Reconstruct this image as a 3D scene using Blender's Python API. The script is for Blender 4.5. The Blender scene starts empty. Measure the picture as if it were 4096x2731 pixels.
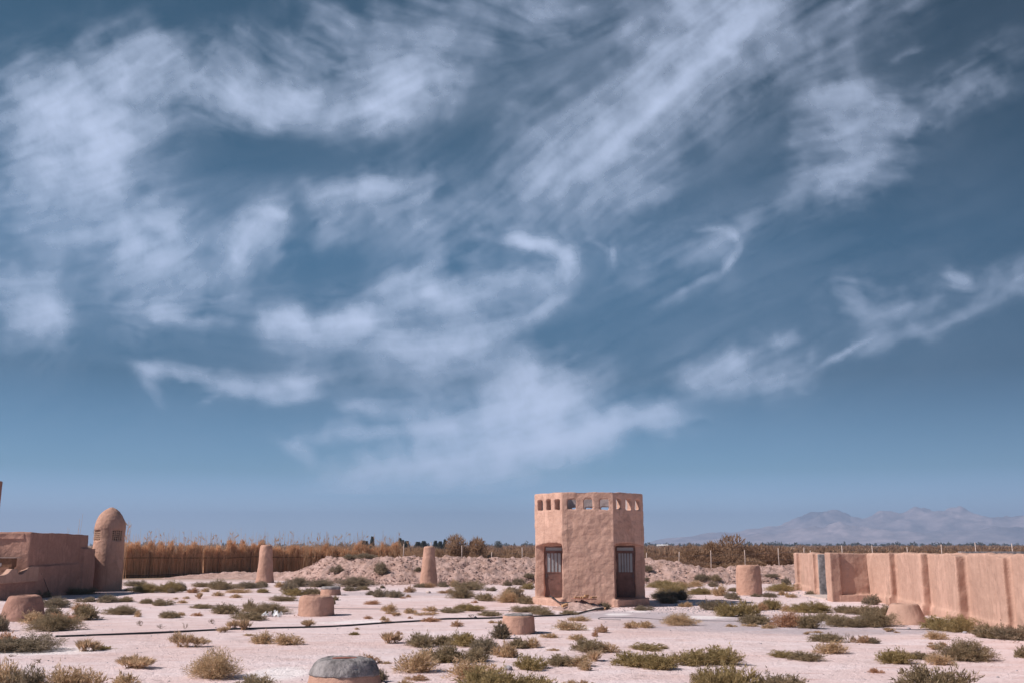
import bpy, bmesh, math, random
import numpy as np
from mathutils import Vector, Matrix, noise as mnoise

R = math.radians
scene = bpy.context.scene
COL = scene.collection
random.seed(7)

# ---------------------------------------------------------------- camera
CAM_H = 2.7
cam_d = bpy.data.cameras.new('camera')
cam_d.lens = 35.0
cam_d.sensor_width = 36.0
cam_d.clip_start = 0.1
cam_d.clip_end = 60000
cam = bpy.data.objects.new('camera', cam_d)
COL.objects.link(cam)
cam.location = (0, 0, CAM_H)
cam.rotation_euler = (R(90 + 11.53), 0, 0)
scene.camera = cam

# ---------------------------------------------------------------- light
SUN_EL, SUN_AZ = 42.0, 15.0            # sun on the left, 15 degrees to the near side
sv = Vector((-math.cos(R(SUN_AZ)) * math.cos(R(SUN_EL)), -math.sin(R(SUN_AZ)) * math.cos(R(SUN_EL)), math.sin(R(SUN_EL))))
sun_d = bpy.data.lights.new('sun', 'SUN')
sun_d.energy = 4.15
sun_d.angle = R(0.5)
sun_d.color = (1.0, 0.90, 0.83)
sun = bpy.data.objects.new('sun', sun_d)
COL.objects.link(sun)
sun.rotation_euler = (-sv).to_track_quat('-Z', 'Y').to_euler()

scene.view_settings.view_transform = 'Standard'
scene.view_settings.look = 'None'
scene.view_settings.exposure = 0.52
scene.view_settings.gamma = 1.0
scene.cycles.volume_bounces = 0
scene.cycles.max_bounces = 6
scene.cycles.use_denoising = True


class NT:
    """small helper to write node trees"""
    def __init__(s, tree):
        s.t = tree
    def n(s, typ, **kw):
        nd = s.t.nodes.new(typ)
        for k, v in kw.items():
            setattr(nd, k, v)
        return nd
    def link(s, a, b):
        s.t.links.new(a, b)
    def put(s, sock, v):
        if hasattr(v, 'is_output'):
            s.t.links.new(v, sock)
        elif v is not None:
            sock.default_value = v
    def math(s, op, a, b=None, c=None, clamp=False):
        nd = s.n('ShaderNodeMath', operation=op, use_clamp=clamp)
        s.put(nd.inputs[0], a); s.put(nd.inputs[1], b)
        if c is not None: s.put(nd.inputs[2], c)
        return nd.outputs[0]
    def vmath(s, op, a, b=None, scale=None):
        nd = s.n('ShaderNodeVectorMath', operation=op)
        s.put(nd.inputs[0], a)
        if b is not None: s.put(nd.inputs[1], b)
        if scale is not None: s.put(nd.inputs['Scale'], scale)
        return nd.outputs['Value'] if op in ('LENGTH', 'DOT_PRODUCT') else nd.outputs['Vector']
    def mapr(s, v, a, b, c, d, smooth=False, clamp=True):
        nd = s.n('ShaderNodeMapRange', clamp=clamp)
        if smooth: nd.interpolation_type = 'SMOOTHSTEP'
        s.put(nd.inputs['Value'], v)
        for k, x in zip(('From Min', 'From Max', 'To Min', 'To Max'), (a, b, c, d)):
            s.put(nd.inputs[k], x)
        return nd.outputs['Result']
    def mapping(s, v, loc=(0, 0, 0), rot=(0, 0, 0), sc=(1, 1, 1), typ='POINT'):
        nd = s.n('ShaderNodeMapping', vector_type=typ)
        s.put(nd.inputs['Vector'], v)
        if typ != 'VECTOR': pass
        nd.inputs['Location'].default_value = loc
        nd.inputs['Rotation'].default_value = rot
        nd.inputs['Scale'].default_value = sc
        return nd.outputs['Vector']
    def noise(s, v, scale, detail=4, rough=0.5, dist=0.0, color=False, dim='3D'):
        nd = s.n('ShaderNodeTexNoise', noise_dimensions=dim)
        s.put(nd.inputs['Vector'], v)
        s.put(nd.inputs['Scale'], scale)
        nd.inputs['Detail'].default_value = detail
        nd.inputs['Roughness'].default_value = rough
        nd.inputs['Distortion'].default_value = dist
        return nd.outputs['Color' if color else 'Fac']
    def mix(s, f, a, b, mode='MIX'):
        nd = s.n('ShaderNodeMix', data_type='RGBA', blend_type=mode)
        s.put(nd.inputs[0], f)
        s.put(nd.inputs[6], a if hasattr(a, 'is_output') else (*a, 1)[:4])
        s.put(nd.inputs[7], b if hasattr(b, 'is_output') else (*b, 1)[:4])
        return nd.outputs[2]


# ---------------------------------------------------------------- sky
world = bpy.data.worlds.new('World')
scene.world = world
world.use_nodes = True
wt = world.node_tree
wt.nodes.clear()
W = NT(wt)
sky = W.n('ShaderNodeTexSky', sky_type='NISHITA', sun_disc=False)
sky.sun_elevation = R(SUN_EL)
sky.sun_rotation = math.atan2(sv.x, sv.y)
sky.altitude = 1100
sky.air_density = 1.0
sky.dust_density = 0.6
sky.ozone_density = 1.5
gen = W.n('ShaderNodeTexCoord').outputs['Generated']
sep = W.n('ShaderNodeSeparateXYZ'); W.link(gen, sep.inputs[0])
hs = W.n('ShaderNodeHueSaturation'); hs.inputs['Hue'].default_value = .50
hs.inputs['Saturation'].default_value = 1.0; hs.inputs['Value'].default_value = 1.0
W.link(sky.outputs[0], hs.inputs['Color'])
ramp = W.n('ShaderNodeValToRGB'); W.link(sep.outputs[2], ramp.inputs[0])
ramp.color_ramp.elements[0].position = 0.0; ramp.color_ramp.elements[0].color = (1.22, 1.42, 2.25, 1)
ramp.color_ramp.elements[1].position = .42; ramp.color_ramp.elements[1].color = (.225, .41, .41, 1)
e_ = ramp.color_ramp.elements.new(.16); e_.color = (.135, .305, .38, 1)
e_ = ramp.color_ramp.elements.new(.28); e_.color = (.205, .455, .515, 1)
e_ = ramp.color_ramp.elements.new(.07); e_.color = (.33, .58, .77, 1)
# the blue deepens away from the sun, as through a polariser
away = W.mapr(W.vmath('DOT_PRODUCT', gen, Vector((.80, .42, .42)).normalized()), .5, 1.0, 1.0, .46, True)
tint = W.vmath('SCALE', ramp.outputs[0], scale=away)
air = W.mix(1.0, hs.outputs[0], tint, 'MULTIPLY')
bg = W.n('ShaderNodeBackground'); bg.inputs['Strength'].default_value = 0.08
W.link(air, bg.inputs['Color'])
wo = W.n('ShaderNodeOutputWorld'); W.link(bg.outputs[0], wo.inputs['Surface'])

CLOUD_ALBEDO = (.53, .645, .87, 1)
HAZE_COL, HAZE_DENS = (.49, .665, 1.0, 1), 1.5e-4

# ---------------------------------------------------------------- helpers
def tag(o, label=None, cat=None, group=None, kind=None):
    if label: o['label'] = label
    if cat: o['category'] = cat
    if group: o['group'] = group
    if kind: o['kind'] = kind
    return o
def empty(name, loc=(0, 0, 0), rz=0.0):
    o = bpy.data.objects.new(name, None); COL.objects.link(o)
    o.location = loc; o.rotation_euler = (0, 0, rz); o.empty_display_size = .3
    return o
def link_mesh(name, me, mat=None, parent=None, loc=None):
    o = bpy.data.objects.new(name, me); COL.objects.link(o)
    if mat is not None and not me.materials: me.materials.append(mat)
    if parent: o.parent = parent
    if loc is not None: o.location = loc
    return o
def from_bm(name, bm, mat, parent=None, smooth=False, loc=None):
    bmesh.ops.recalc_face_normals(bm, faces=bm.faces[:])
    me = bpy.data.meshes.new(name); bm.to_mesh(me); bm.free()
    if smooth: me.shade_smooth()
    return link_mesh(name, me, mat, parent, loc)
def np_mesh(name, V, Fc, tone=None):
    """mesh from arrays; Fc is (n,3) or (n,4)"""
    me = bpy.data.meshes.new(name)
    V = np.asarray(V, np.float32); Fc = np.asarray(Fc, np.int32)
    k = Fc.shape[1]
    me.vertices.add(len(V)); me.vertices.foreach_set('co', V.ravel())
    me.loops.add(Fc.size); me.loops.foreach_set('vertex_index', Fc.ravel())
    me.polygons.add(len(Fc)); me.polygons.foreach_set('loop_start', np.arange(len(Fc), dtype=np.int32) * k)
    me.update(calc_edges=True)
    if tone is not None:
        a = me.attributes.new('tone', 'FLOAT', 'POINT'); a.data.foreach_set('value', np.asarray(tone, np.float32))
    return me
def add_box(bm, x0, x1, y0, y1, z0, z1, M=None):
    vs = [bm.verts.new(Vector(c) if M is None else M @ Vector(c)) for c in
          [(x0, y0, z0), (x1, y0, z0), (x1, y1, z0), (x0, y1, z0), (x0, y0, z1), (x1, y0, z1), (x1, y1, z1), (x0, y1, z1)]]
    for f in [(0, 3, 2, 1), (4, 5, 6, 7), (0, 1, 5, 4), (1, 2, 6, 5), (2, 3, 7, 6), (3, 0, 4, 7)]:
        bm.faces.new([vs[i] for i in f])
def add_prism(bm, poly, z0, z1):
    """poly: xy outline; z1 may be a list (one per corner)"""
    a = [bm.verts.new((x, y, z0)) for x, y in poly]
    zs = z1 if isinstance(z1, (list, tuple)) else [z1] * len(poly)
    b = [bm.verts.new((x, y, z)) for (x, y), z in zip(poly, zs)]
    n = len(poly)
    bm.faces.new(a[::-1]); bm.faces.new(b)
    for i in range(n): bm.faces.new((a[i], a[(i + 1) % n], b[(i + 1) % n], b[i]))
def add_profile(bm, prof, y0, y1, M):
    """outline in local x,z swept along local y, then placed by M"""
    a = [bm.verts.new(M @ Vector((x, y0, z))) for x, z in prof]
    b = [bm.verts.new(M @ Vector((x, y1, z))) for x, z in prof]
    n = len(prof)
    bm.faces.new(a[::-1]); bm.faces.new(b)
    for i in range(n): bm.faces.new((a[i], a[(i + 1) % n], b[(i + 1) % n], b[i]))
def add_tube(bm, pts, r, seg=6, r_end=None):
    pts = [Vector(p) for p in pts]; rings = []
    for i, p in enumerate(pts):
        d = (pts[min(i + 1, len(pts) - 1)] - pts[max(i - 1, 0)]).normalized()
        u = d.orthogonal().normalized() if abs(d.z) > .9 else Vector((0, 0, 1)).cross(d).normalized()
        w = d.cross(u)
        rr = r if r_end is None else r + (r_end - r) * i / (len(pts) - 1)
        rings.append([bm.verts.new(p + (u * math.cos(2 * math.pi * k / seg) + w * math.sin(2 * math.pi * k / seg)) * rr) for k in range(seg)])
    for a, b in zip(rings, rings[1:]):
        for k in range(seg): bm.faces.new((a[k], a[(k + 1) % seg], b[(k + 1) % seg], b[k]))
    bm.faces.new(rings[0][::-1]); bm.faces.new(rings[-1])
def spline(pts, n=8):
    P = [Vector(p) for p in pts]; P = [P[0] * 2 - P[1]] + P + [P[-1] * 2 - P[-2]]
    out = []
    for i in range(1, len(P) - 2):
        for k in range(n):
            t = k / n
            out.append(.5 * ((2 * P[i]) + (P[i + 1] - P[i - 1]) * t + (2 * P[i - 1] - 5 * P[i] + 4 * P[i + 1] - P[i + 2]) * t * t + (3 * P[i] - P[i - 1] - 3 * P[i + 1] + P[i + 2]) * t ** 3))
    out.append(P[-2]); return out
def add_lathe(bm, prof, seg=48, cap_top=True, cap_bottom=True):
    rings = []
    for r, z in prof:
        rings.append([bm.verts.new((r * math.cos(2 * math.pi * k / seg), r * math.sin(2 * math.pi * k / seg), z)) for k in range(seg)])
    for a, b in zip(rings, rings[1:]):
        for k in range(seg): bm.faces.new((a[k], a[(k + 1) % seg], b[(k + 1) % seg], b[k]))
    if cap_bottom: bm.faces.new(rings[0][::-1])
    if cap_top: bm.faces.new(rings[-1])
def lump(me, amp, freq, amp2=0.0, freq2=5.0, seed=0.0):
    """push the surface in and out along its normals"""
    n = len(me.vertices)
    co = np.empty(n * 3, np.float32); me.vertices.foreach_get('co', co); co = co.reshape(-1, 3)
    no = np.empty(n * 3, np.float32); me.vertices.foreach_get('normal', no); no = no.reshape(-1, 3)
    d = np.empty(n, np.float32); s = Vector((seed, seed * .7, seed * .3))
    for i in range(n):
        p = Vector(co[i]) + s
        v = amp * mnoise.noise(p * freq)
        if amp2: v += amp2 * mnoise.noise(p * freq2)
        d[i] = v
    co = co + no * d[:, None]
    me.vertices.foreach_set('co', co.ravel()); me.update()
def baked(bm, voxel, cutters=(), extra=None, smooth=3):
    """closed volumes -> one soft, continuous mud mesh"""
    bmesh.ops.recalc_face_normals(bm, faces=bm.faces[:])
    me = bpy.data.meshes.new('tmp'); bm.to_mesh(me); bm.free()
    temps = []
    def ev(o):
        dg = bpy.context.evaluated_depsgraph_get(); dg.update()
        return bpy.data.meshes.new_from_object(o.evaluated_get(dg))
    o = bpy.data.objects.new('tmp', me); COL.objects.link(o); temps.append(o)
    for cb in cutters:
        bmesh.ops.recalc_face_normals(cb, faces=cb.faces[:])
        cm = bpy.data.meshes.new('cut'); cb.to_mesh(cm); cb.free()
        c = bpy.data.objects.new('cut', cm); COL.objects.link(c); temps.append(c)
        md = o.modifiers.new('b', 'BOOLEAN'); md.operation = 'DIFFERENCE'; md.solver = 'EXACT'; md.object = c
    if cutters:
        m2 = ev(o); o.modifiers.clear(); o.data = m2
    if extra is not None:
        bmesh.ops.recalc_face_normals(extra, faces=extra.faces[:])
        b2 = bmesh.new(); b2.from_mesh(o.data)
        em = bpy.data.meshes.new('ex'); extra.to_mesh(em); extra.free(); b2.from_mesh(em)
        b2.to_mesh(o.data); b2.free()
    md = o.modifiers.new('r', 'REMESH'); md.mode = 'VOXEL'; md.voxel_size = voxel
    if smooth:
        sm = o.modifiers.new('s', 'SMOOTH'); sm.factor = .5; sm.iterations = smooth
    out = ev(o)
    for x in temps: bpy.data.objects.remove(x, do_unlink=True)
    out.materials.clear(); out.shade_smooth()
    return out
def rot2(x, y, a):
    return x * math.cos(a) - y * math.sin(a), x * math.sin(a) + y * math.cos(a)

# ---------------------------------------------------------------- materials
def new_mat(name, rough=.9):
    m = bpy.data.materials.new(name); m.use_nodes = True
    t = NT(m.node_tree); m.node_tree.nodes.clear()
    out = t.n('ShaderNodeOutputMaterial'); p = t.n('ShaderNodeBsdfPrincipled')
    p.inputs['Roughness'].default_value = rough
    p.inputs['Specular IOR Level'].default_value = .15
    t.link(p.outputs[0], out.inputs['Surface'])
    return m, t, p
def ocoord(t):
    return t.n('ShaderNodeTexCoord').outputs['Object']
def bump(t, p, h, dist, strength=1.0, chain=None):
    b = t.n('ShaderNodeBump'); b.inputs['Distance'].default_value = dist; b.inputs['Strength'].default_value = strength
    t.put(b.inputs['Height'], h)
    if chain is not None: t.link(chain, b.inputs['Normal'])
    t.link(b.outputs[0], p.inputs['Normal'])
    return b.outputs[0]

def mud_mat(name, dark, light, grain=1.0, courses=0.0):
    m, t, p = new_mat(name, .95)
    c = ocoord(t)
    big = t.noise(c, .9, 4, .55)
    mid = t.noise(c, 5.0, 5, .6)
    fine = t.noise(c, 45.0, 4, .65)
    straw = t.noise(t.mapping(c, (0, 0, 0), (.5, .3, .6), (1, 1, 6)), 22, 3, .6)
    f = t.math('ADD', t.math('MULTIPLY', big, .55), t.math('MULTIPLY', mid, .45))
    col = t.mix(t.mapr(f, .33, .66, 0, 1), dark, light)
    col = t.mix(t.mapr(fine, .55, .75, 0, .35), col, tuple(x * .62 for x in dark))
    col = t.mix(t.mapr(straw, .62, .78, 0, .35), col, tuple(min(1, x * 1.35) for x in light))
    patch = t.noise(t.mapping(c, (3, 1, 2), (0, 0, 0), (1, 1, .8)), .7, 3, .5, 1.2)
    col = t.mix(t.mapr(patch, .56, .60, 0, .42), col, tuple(min(1, x * 1.22) for x in light))
    strk = t.noise(t.mapping(c, (0, 0, 0), (0, 0, 0), (4.5, 4.5, .35)), 1.4, 5, .6)
    col = t.mix(t.mapr(strk, .54, .70, 0, .50), col, tuple(x * .70 for x in dark))
    t.link(col, p.inputs['Base Color'])
    n = bump(t, p, t.noise(c, 3.2, 4, .6), .045, .8 * grain)
    n = bump(t, p, t.noise(c, 11, 4, .6), .022, .9 * grain, n)
    if courses:
        w = t.n('ShaderNodeTexWave', wave_type='BANDS', bands_direction='Z')
        t.put(w.inputs['Vector'], c); w.inputs['Scale'].default_value = 1.9; w.inputs['Distortion'].default_value = 3.5
        w.inputs['Detail'].default_value = 3; w.inputs['Detail Scale'].default_value = 1.4
        n = bump(t, p, w.outputs['Fac'], .02, courses, n)
    bump(t, p, fine, .010, .9 * grain, n)
    return m

def plain_mat(name, col, rough=.8, var=.25, scale=6.0, spec=.15, metallic=0.0, bmp=0.0):
    m, t, p = new_mat(name, rough)
    p.inputs['Specular IOR Level'].default_value = spec
    p.inputs['Metallic'].default_value = metallic
    c = ocoord(t)
    n = t.noise(c, scale, 5, .6)
    t.link(t.mix(t.mapr(n, .3, .7, 0, 1), tuple(x * (1 - var) for x in col), tuple(min(1, x * (1 + var)) for x in col)), p.inputs['Base Color'])
    if bmp: bump(t, p, t.noise(c, scale * 5, 4, .6), bmp, .8)
    return m

MUD_D, MUD_L = (.44, .27, .212), (.56, .36, .29)
M_HUT = mud_mat('mud_straw_plaster', MUD_D, MUD_L, 1.25, .10)
M_MUD = mud_mat('mud_plaster', (.40, .238, .182), (.52, .32, .25), 1.25)
M_WALL = mud_mat('fresh_mud_plaster', (.40, .252, .200), (.485, .312, .25), .8)
M_OLDMUD = mud_mat('old_brown_mud', (.31, .175, .14), (.42, .245, .195), 1.2)
M_GREYPLASTER = plain_mat('grey_inner_plaster', (.36, .30, .30), .95, .3, 3, bmp=.02)
M_CEMENT = plain_mat('grey_cement', (.245, .228, .232), .9, .55, 4, bmp=.05)
M_DOOR = plain_mat('red_oxide_paint', (.165, .092, .080), .55, .35, 3.5, .3)
M_GLASS = plain_mat('dusty_glass', (.30, .33, .36), .30, .12, 2.0, .5)
M_INNER_SHADE = plain_mat('inner_shade_black', (.03, .02, .018), .9, .2)  # near-black colour that paints the shade of the tower's inside
M_LATTICE = plain_mat('pale_gypsum', (.50, .33, .25), .9, .15, 12)
M_HOSE = plain_mat('black_polythene', (.022, .022, .026), .45, .3, 9, .4)
M_WIRE = plain_mat('grey_wire', (.10, .09, .10), .6, .3, 9, .3)
M_BRICK = plain_mat('yellow_brick', (.50, .30, .17), .9, .25, 14, bmp=.004)
M_TRAY = plain_mat('rusty_lid', (.30, .13, .10), .8, .35, 8)
M_RAG = plain_mat('white_plastic', (.78, .78, .80), .4, .06, 8, .4)
M_POST = plain_mat('bleached_wood', (.52, .42, .38), .85, .2, 10)
M_POLE = plain_mat('brown_pole', (.20, .11, .07), .85, .25, 10)
M_TIN = plain_mat('tin_sheet', (.33, .29, .28), .5, .15, 4, .5, .3)
M_STONE = plain_mat('pale_stone', (.55, .45, .42), .9, .25, 12, bmp=.01)
M_GREYSTONE = plain_mat('grey_stone', (.33, .31, .34), .9, .2, 9, bmp=.01)
M_WHITE = plain_mat('white_shed', (.75, .74, .75), .7, .05)
M_STEM = plain_mat('woody_stem', (.17, .115, .085), .9, .3, 20)

def soil_mat():
    m, t, p = new_mat('salt_crust', .95)
    geo = t.n('ShaderNodeNewGeometry').outputs['Position']
    sx = t.n('ShaderNodeSeparateXYZ'); t.link(geo, sx.inputs[0])
    flatp = t.vmath('MULTIPLY', geo, (1, 1, 0))
    st = t.mapping(flatp, (0, 0, 0), (0, 0, .12), (.55, 1.0, 1))      # stains lie a little across the flat
    big = t.noise(st, .16, 5, .55, .4)
    mid = t.noise(st, .9, 6, .62, .5)
    fine = t.noise(flatp, 9, 5, .65)
    grit = t.noise(flatp, 42, 3, .6)
    salt, pink, grey = (.74, .625, .645), (.66, .50, .49), (.45, .40, .44)
    col = t.mix(t.mapr(t.math('ADD', t.math('MULTIPLY', big, .5), t.math('MULTIPLY', mid, .5)), .40, .60, 0, 1), pink, salt)
    # trodden grey path right of the hut
    def spot(x, y, rx, ry, soft=1.0):
        d = t.vmath('LENGTH', t.mapping(flatp, (x, y, 0), (0, 0, 0), (rx, ry, 1), 'TEXTURE'))
        d = t.math('ADD', d, t.math('MULTIPLY', t.math('SUBTRACT', mid, .5), .9))
        return t.mapr(d, .45, 1.0, 1, 0, True)
    g = t.math('MAXIMUM', spot(8.5, 36.0, 6.0, 5.5), spot(4.5, 40.5, 4.0, 3.0))
    g = t.math('MAXIMUM', g, spot(10.5, 33.0, 4.5, 2.0))
    g = t.math('MAXIMUM', g, t.math('MULTIPLY', spot(-7, 58, 8, 3), .7))
    col = t.mix(t.math('MULTIPLY', g, .85), col, grey)
    for x, y, rx, ry in [(-5.0, 22.3, .9, 1.5), (-5.6, 37.0, 1.7, .9), (2.0, 33.8, .9, 1.0), (4.2, 41.0, .7, .9), (7.2, 39.2, 1.3, 1.2), (5.2, 42.4, .6, .7), (-12.5, 27, 2.6, 1.4)]:
        col = t.mix(t.math('MULTIPLY', spot(x, y, rx, ry), .75), col, (.84, .80, .82))
    # clean pink soil patches and thin rusty streaks
    strk = t.noise(t.mapping(flatp, (0, 0, 0), (0, 0, .05), (.35, 2.2, 1)), 1.6, 6, .65)
    col = t.mix(t.mapr(strk, .57, .69, 0, .65), col, (.50, .305, .275))
    col = t.mix(t.mapr(t.noise(flatp, .45, 7, .7, .6), .56, .66, 0, .5), col, (.50, .39, .385))
    col = t.mix(t.mapr(t.noise(st, 2.3, 6, .7, .8), .60, .70, 0, .7), col, (.80, .72, .73))
    col = t.mix(t.mapr(fine, .60, .76, 0, .22), col, (.48, .37, .36))
    col = t.mix(t.mapr(grit, .66, .76, 0, .45), col, (.30, .24, .24))
    # the plain beyond the berm is brown steppe
    far = t.mapr(t.math('ADD', sx.outputs[1], t.math('MULTIPLY', mid, 8)), 80, 90, 0, 1, True)
    steppe = t.mix(t.mapr(t.noise(flatp, .02, 6, .6), .35, .65, 0, 1), (.26, .17, .11), (.36, .25, .17))
    col = t.mix(far, col, steppe)
    t.link(col, p.inputs['Base Color'])
    n = bump(t, p, mid, .16, .7)
    vor = t.n('ShaderNodeTexVoronoi', feature='DISTANCE_TO_EDGE'); t.put(vor.inputs['Vector'], t.vmath('ADD', flatp, t.vmath('SCALE', t.noise(flatp, 3, 3, .5, color=True), scale=.25))); vor.inputs['Scale'].default_value = 3.4
    n = bump(t, p, t.mapr(vor.outputs['Distance'], 0, .06, 0, 1), .012, .6, n)
    n = bump(t, p, t.noise(flatp, 3.2, 5, .65), .06, .8, n)
    n = bump(t, p, fine, .04, 1.0, n)
    bump(t, p, grit, .008, .8, n)
    return m
M_SOIL = soil_mat()

def clod_mat():
    m, t, p = new_mat('earth_clods', .95)
    c = t.n('ShaderNodeNewGeometry').outputs['Position']
    a = t.noise(c, 1.3, 5, .6); b = t.noise(c, 7, 5, .65)
    col = t.mix(t.mapr(a, .35, .65, 0, 1), (.50, .33, .28), (.66, .47, .43))
    col = t.mix(t.mapr(b, .56, .72, 0, .55), col, (.36, .22, .19))
    t.link(col, p.inputs['Base Color'])
    n = bump(t, p, b, .22, 1.0)
    bump(t, p, t.noise(c, 24, 4, .6), .04, 1.0, n)
    return m
M_CLOD = clod_mat()

def leaf_mat(name, a, b, tip):
    m, t, p = new_mat(name, .8)
    at = t.n('ShaderNodeAttribute', attribute_name='tone').outputs['Fac']
    rnd = t.n('ShaderNodeObjectInfo').outputs['Random']
    c1 = t.mix(rnd, a, b)
    col = t.mix(t.mapr(at, .15, 1.0, 0, 1), c1, tip)
    t.link(col, p.inputs['Base Color'])
    tl = t.n('ShaderNodeBsdfTranslucent'); t.link(col, tl.inputs['Color'])
    mx = t.n('ShaderNodeMixShader'); mx.inputs[0].default_value = .5
    out = [n for n in t.t.nodes if n.type == 'OUTPUT_MATERIAL'][0]
    t.link(p.outputs[0], mx.inputs[1]); t.link(tl.outputs[0], mx.inputs[2]); t.link(mx.outputs[0], out.inputs['Surface'])
    return m
M_LEAF = {
  'o': leaf_mat('olive_leaf', (.215, .165, .095), (.25, .195, .12), (.52, .41, .28)),
  'y': leaf_mat('yellow_leaf', (.26, .195, .082), (.29, .22, .11), (.56, .44, .24)),
  'g': leaf_mat('grey_green_leaf', (.19, .155, .105), (.225, .18, .13), (.46, .375, .28)),
 'd': leaf_mat('dry_leaf', (0.417, 0.291, 0.170), (0.365, 0.270, 0.164), (0.833, 0.615, 0.412)),
 's': leaf_mat('straw_leaf', (0.466, 0.291, 0.177), (0.403, 0.260, 0.166), (0.636, 0.447, 0.302)),
 't': leaf_mat('twig_bark', (0.302, 0.215, 0.142), (0.258, 0.183, 0.127), (0.544, 0.414, 0.284)),
 'k': leaf_mat('dark_leaf', (0.336, 0.245, 0.162), (0.428, 0.311, 0.204), (0.850, 0.623, 0.420)),
 'r': leaf_mat('red_leaf', (0.463, 0.264, 0.164), (0.402, 0.232, 0.150), (0.649, 0.415, 0.269)),
 'v': leaf_mat('purple_leaf', (0.216, 0.182, 0.230), (0.243, 0.196, 0.243), (0.351, 0.297, 0.365)),
}
M_TAMARISK = leaf_mat('tamarisk_leaf', (.28, .165, .110), (.32, .20, .125), (.46, .31, .21))
M_CONIFER = leaf_mat('dark_needles', (0.068, 0.077, 0.061), (0.093, 0.093, 0.071), (0.153, 0.144, 0.111))
M_REED = leaf_mat('dry_reed', (.27, .14, .072), (.52, .295, .16), (.95, .64, .42))
M_REEDTOP = leaf_mat('reed_plume', (.62, .38, .22), (.62, .38, .22), (.80, .54, .36))
def interp(x, pts):
    if x <= pts[0][0]: return pts[0][1]
    for (a, b), (c, d) in zip(pts, pts[1:]):
        if x <= c: return b + (d - b) * (x - a) / (c - a)
    return pts[-1][1]
BERM_TOE = [(-30, 82.5), (-24, 83), (-19, 80.5), (-17, 78), (-14, 74), (-8, 71), (0, 72), (10, 73.5), (14, 72.5), (18, 73.5), (30, 78)]
BERM_TOP = [(-29, 0.0), (-27, .25), (-24, .42), (-21, .36), (-19, .45), (-17.6, .55), (-16.2, 1.0), (-14.5, 1.72), (-8, 1.76), (0, 1.72), (9, 1.70), (11, 1.58), (12.7, 1.36), (14.3, .98), (16, .95), (20, 1.1), (30, 1.1)]
def berm_h(x, y):
    t = (y - interp(x, BERM_TOE)) / 4.2
    hc = interp(x, BERM_TOP)
    if t <= 0 or t >= 2.2: return -.12
    if t < 1: f = 1 - (1 - t) ** 1.35
    elif t < 1.3: f = 1.0
    else: f = max(0, 1 - ((t - 1.3) / .9) ** 1.3)
    return hc * f - .12 * (1 - min(1, f * 4))
# ---- cirrus sheet: density computed on a sketch plane (x right, y down, 2352 wide frame)
def perlin(x, y, seed):
    rs = np.random.RandomState(seed)
    ang = rs.rand(256, 256) * 2 * np.pi
    gx, gy = np.cos(ang), np.sin(ang)
    xi, yi = np.floor(x).astype(int), np.floor(y).astype(int)
    xf, yf = x - xi, y - yi
    u, v = xf * xf * xf * (xf * (xf * 6 - 15) + 10), yf * yf * yf * (yf * (yf * 6 - 15) + 10)
    def g(i, j):
        a, b = (xi + i) & 255, (yi + j) & 255
        return gx[a, b] * (xf - i) + gy[a, b] * (yf - j)
    n0 = g(0, 0) * (1 - u) + g(1, 0) * u
    n1 = g(0, 1) * (1 - u) + g(1, 1) * u
    return (n0 * (1 - v) + n1 * v) * 1.4
def fbm(x, y, seed, octaves=5, gain=.5):
    s, a, t = 0, 1, 0
    for o in range(octaves):
        s = s + a * perlin(x * 2 ** o + 17.3 * o, y * 2 ** o + 9.1 * o, seed + o); t += a; a *= gain
    return s / t

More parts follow.
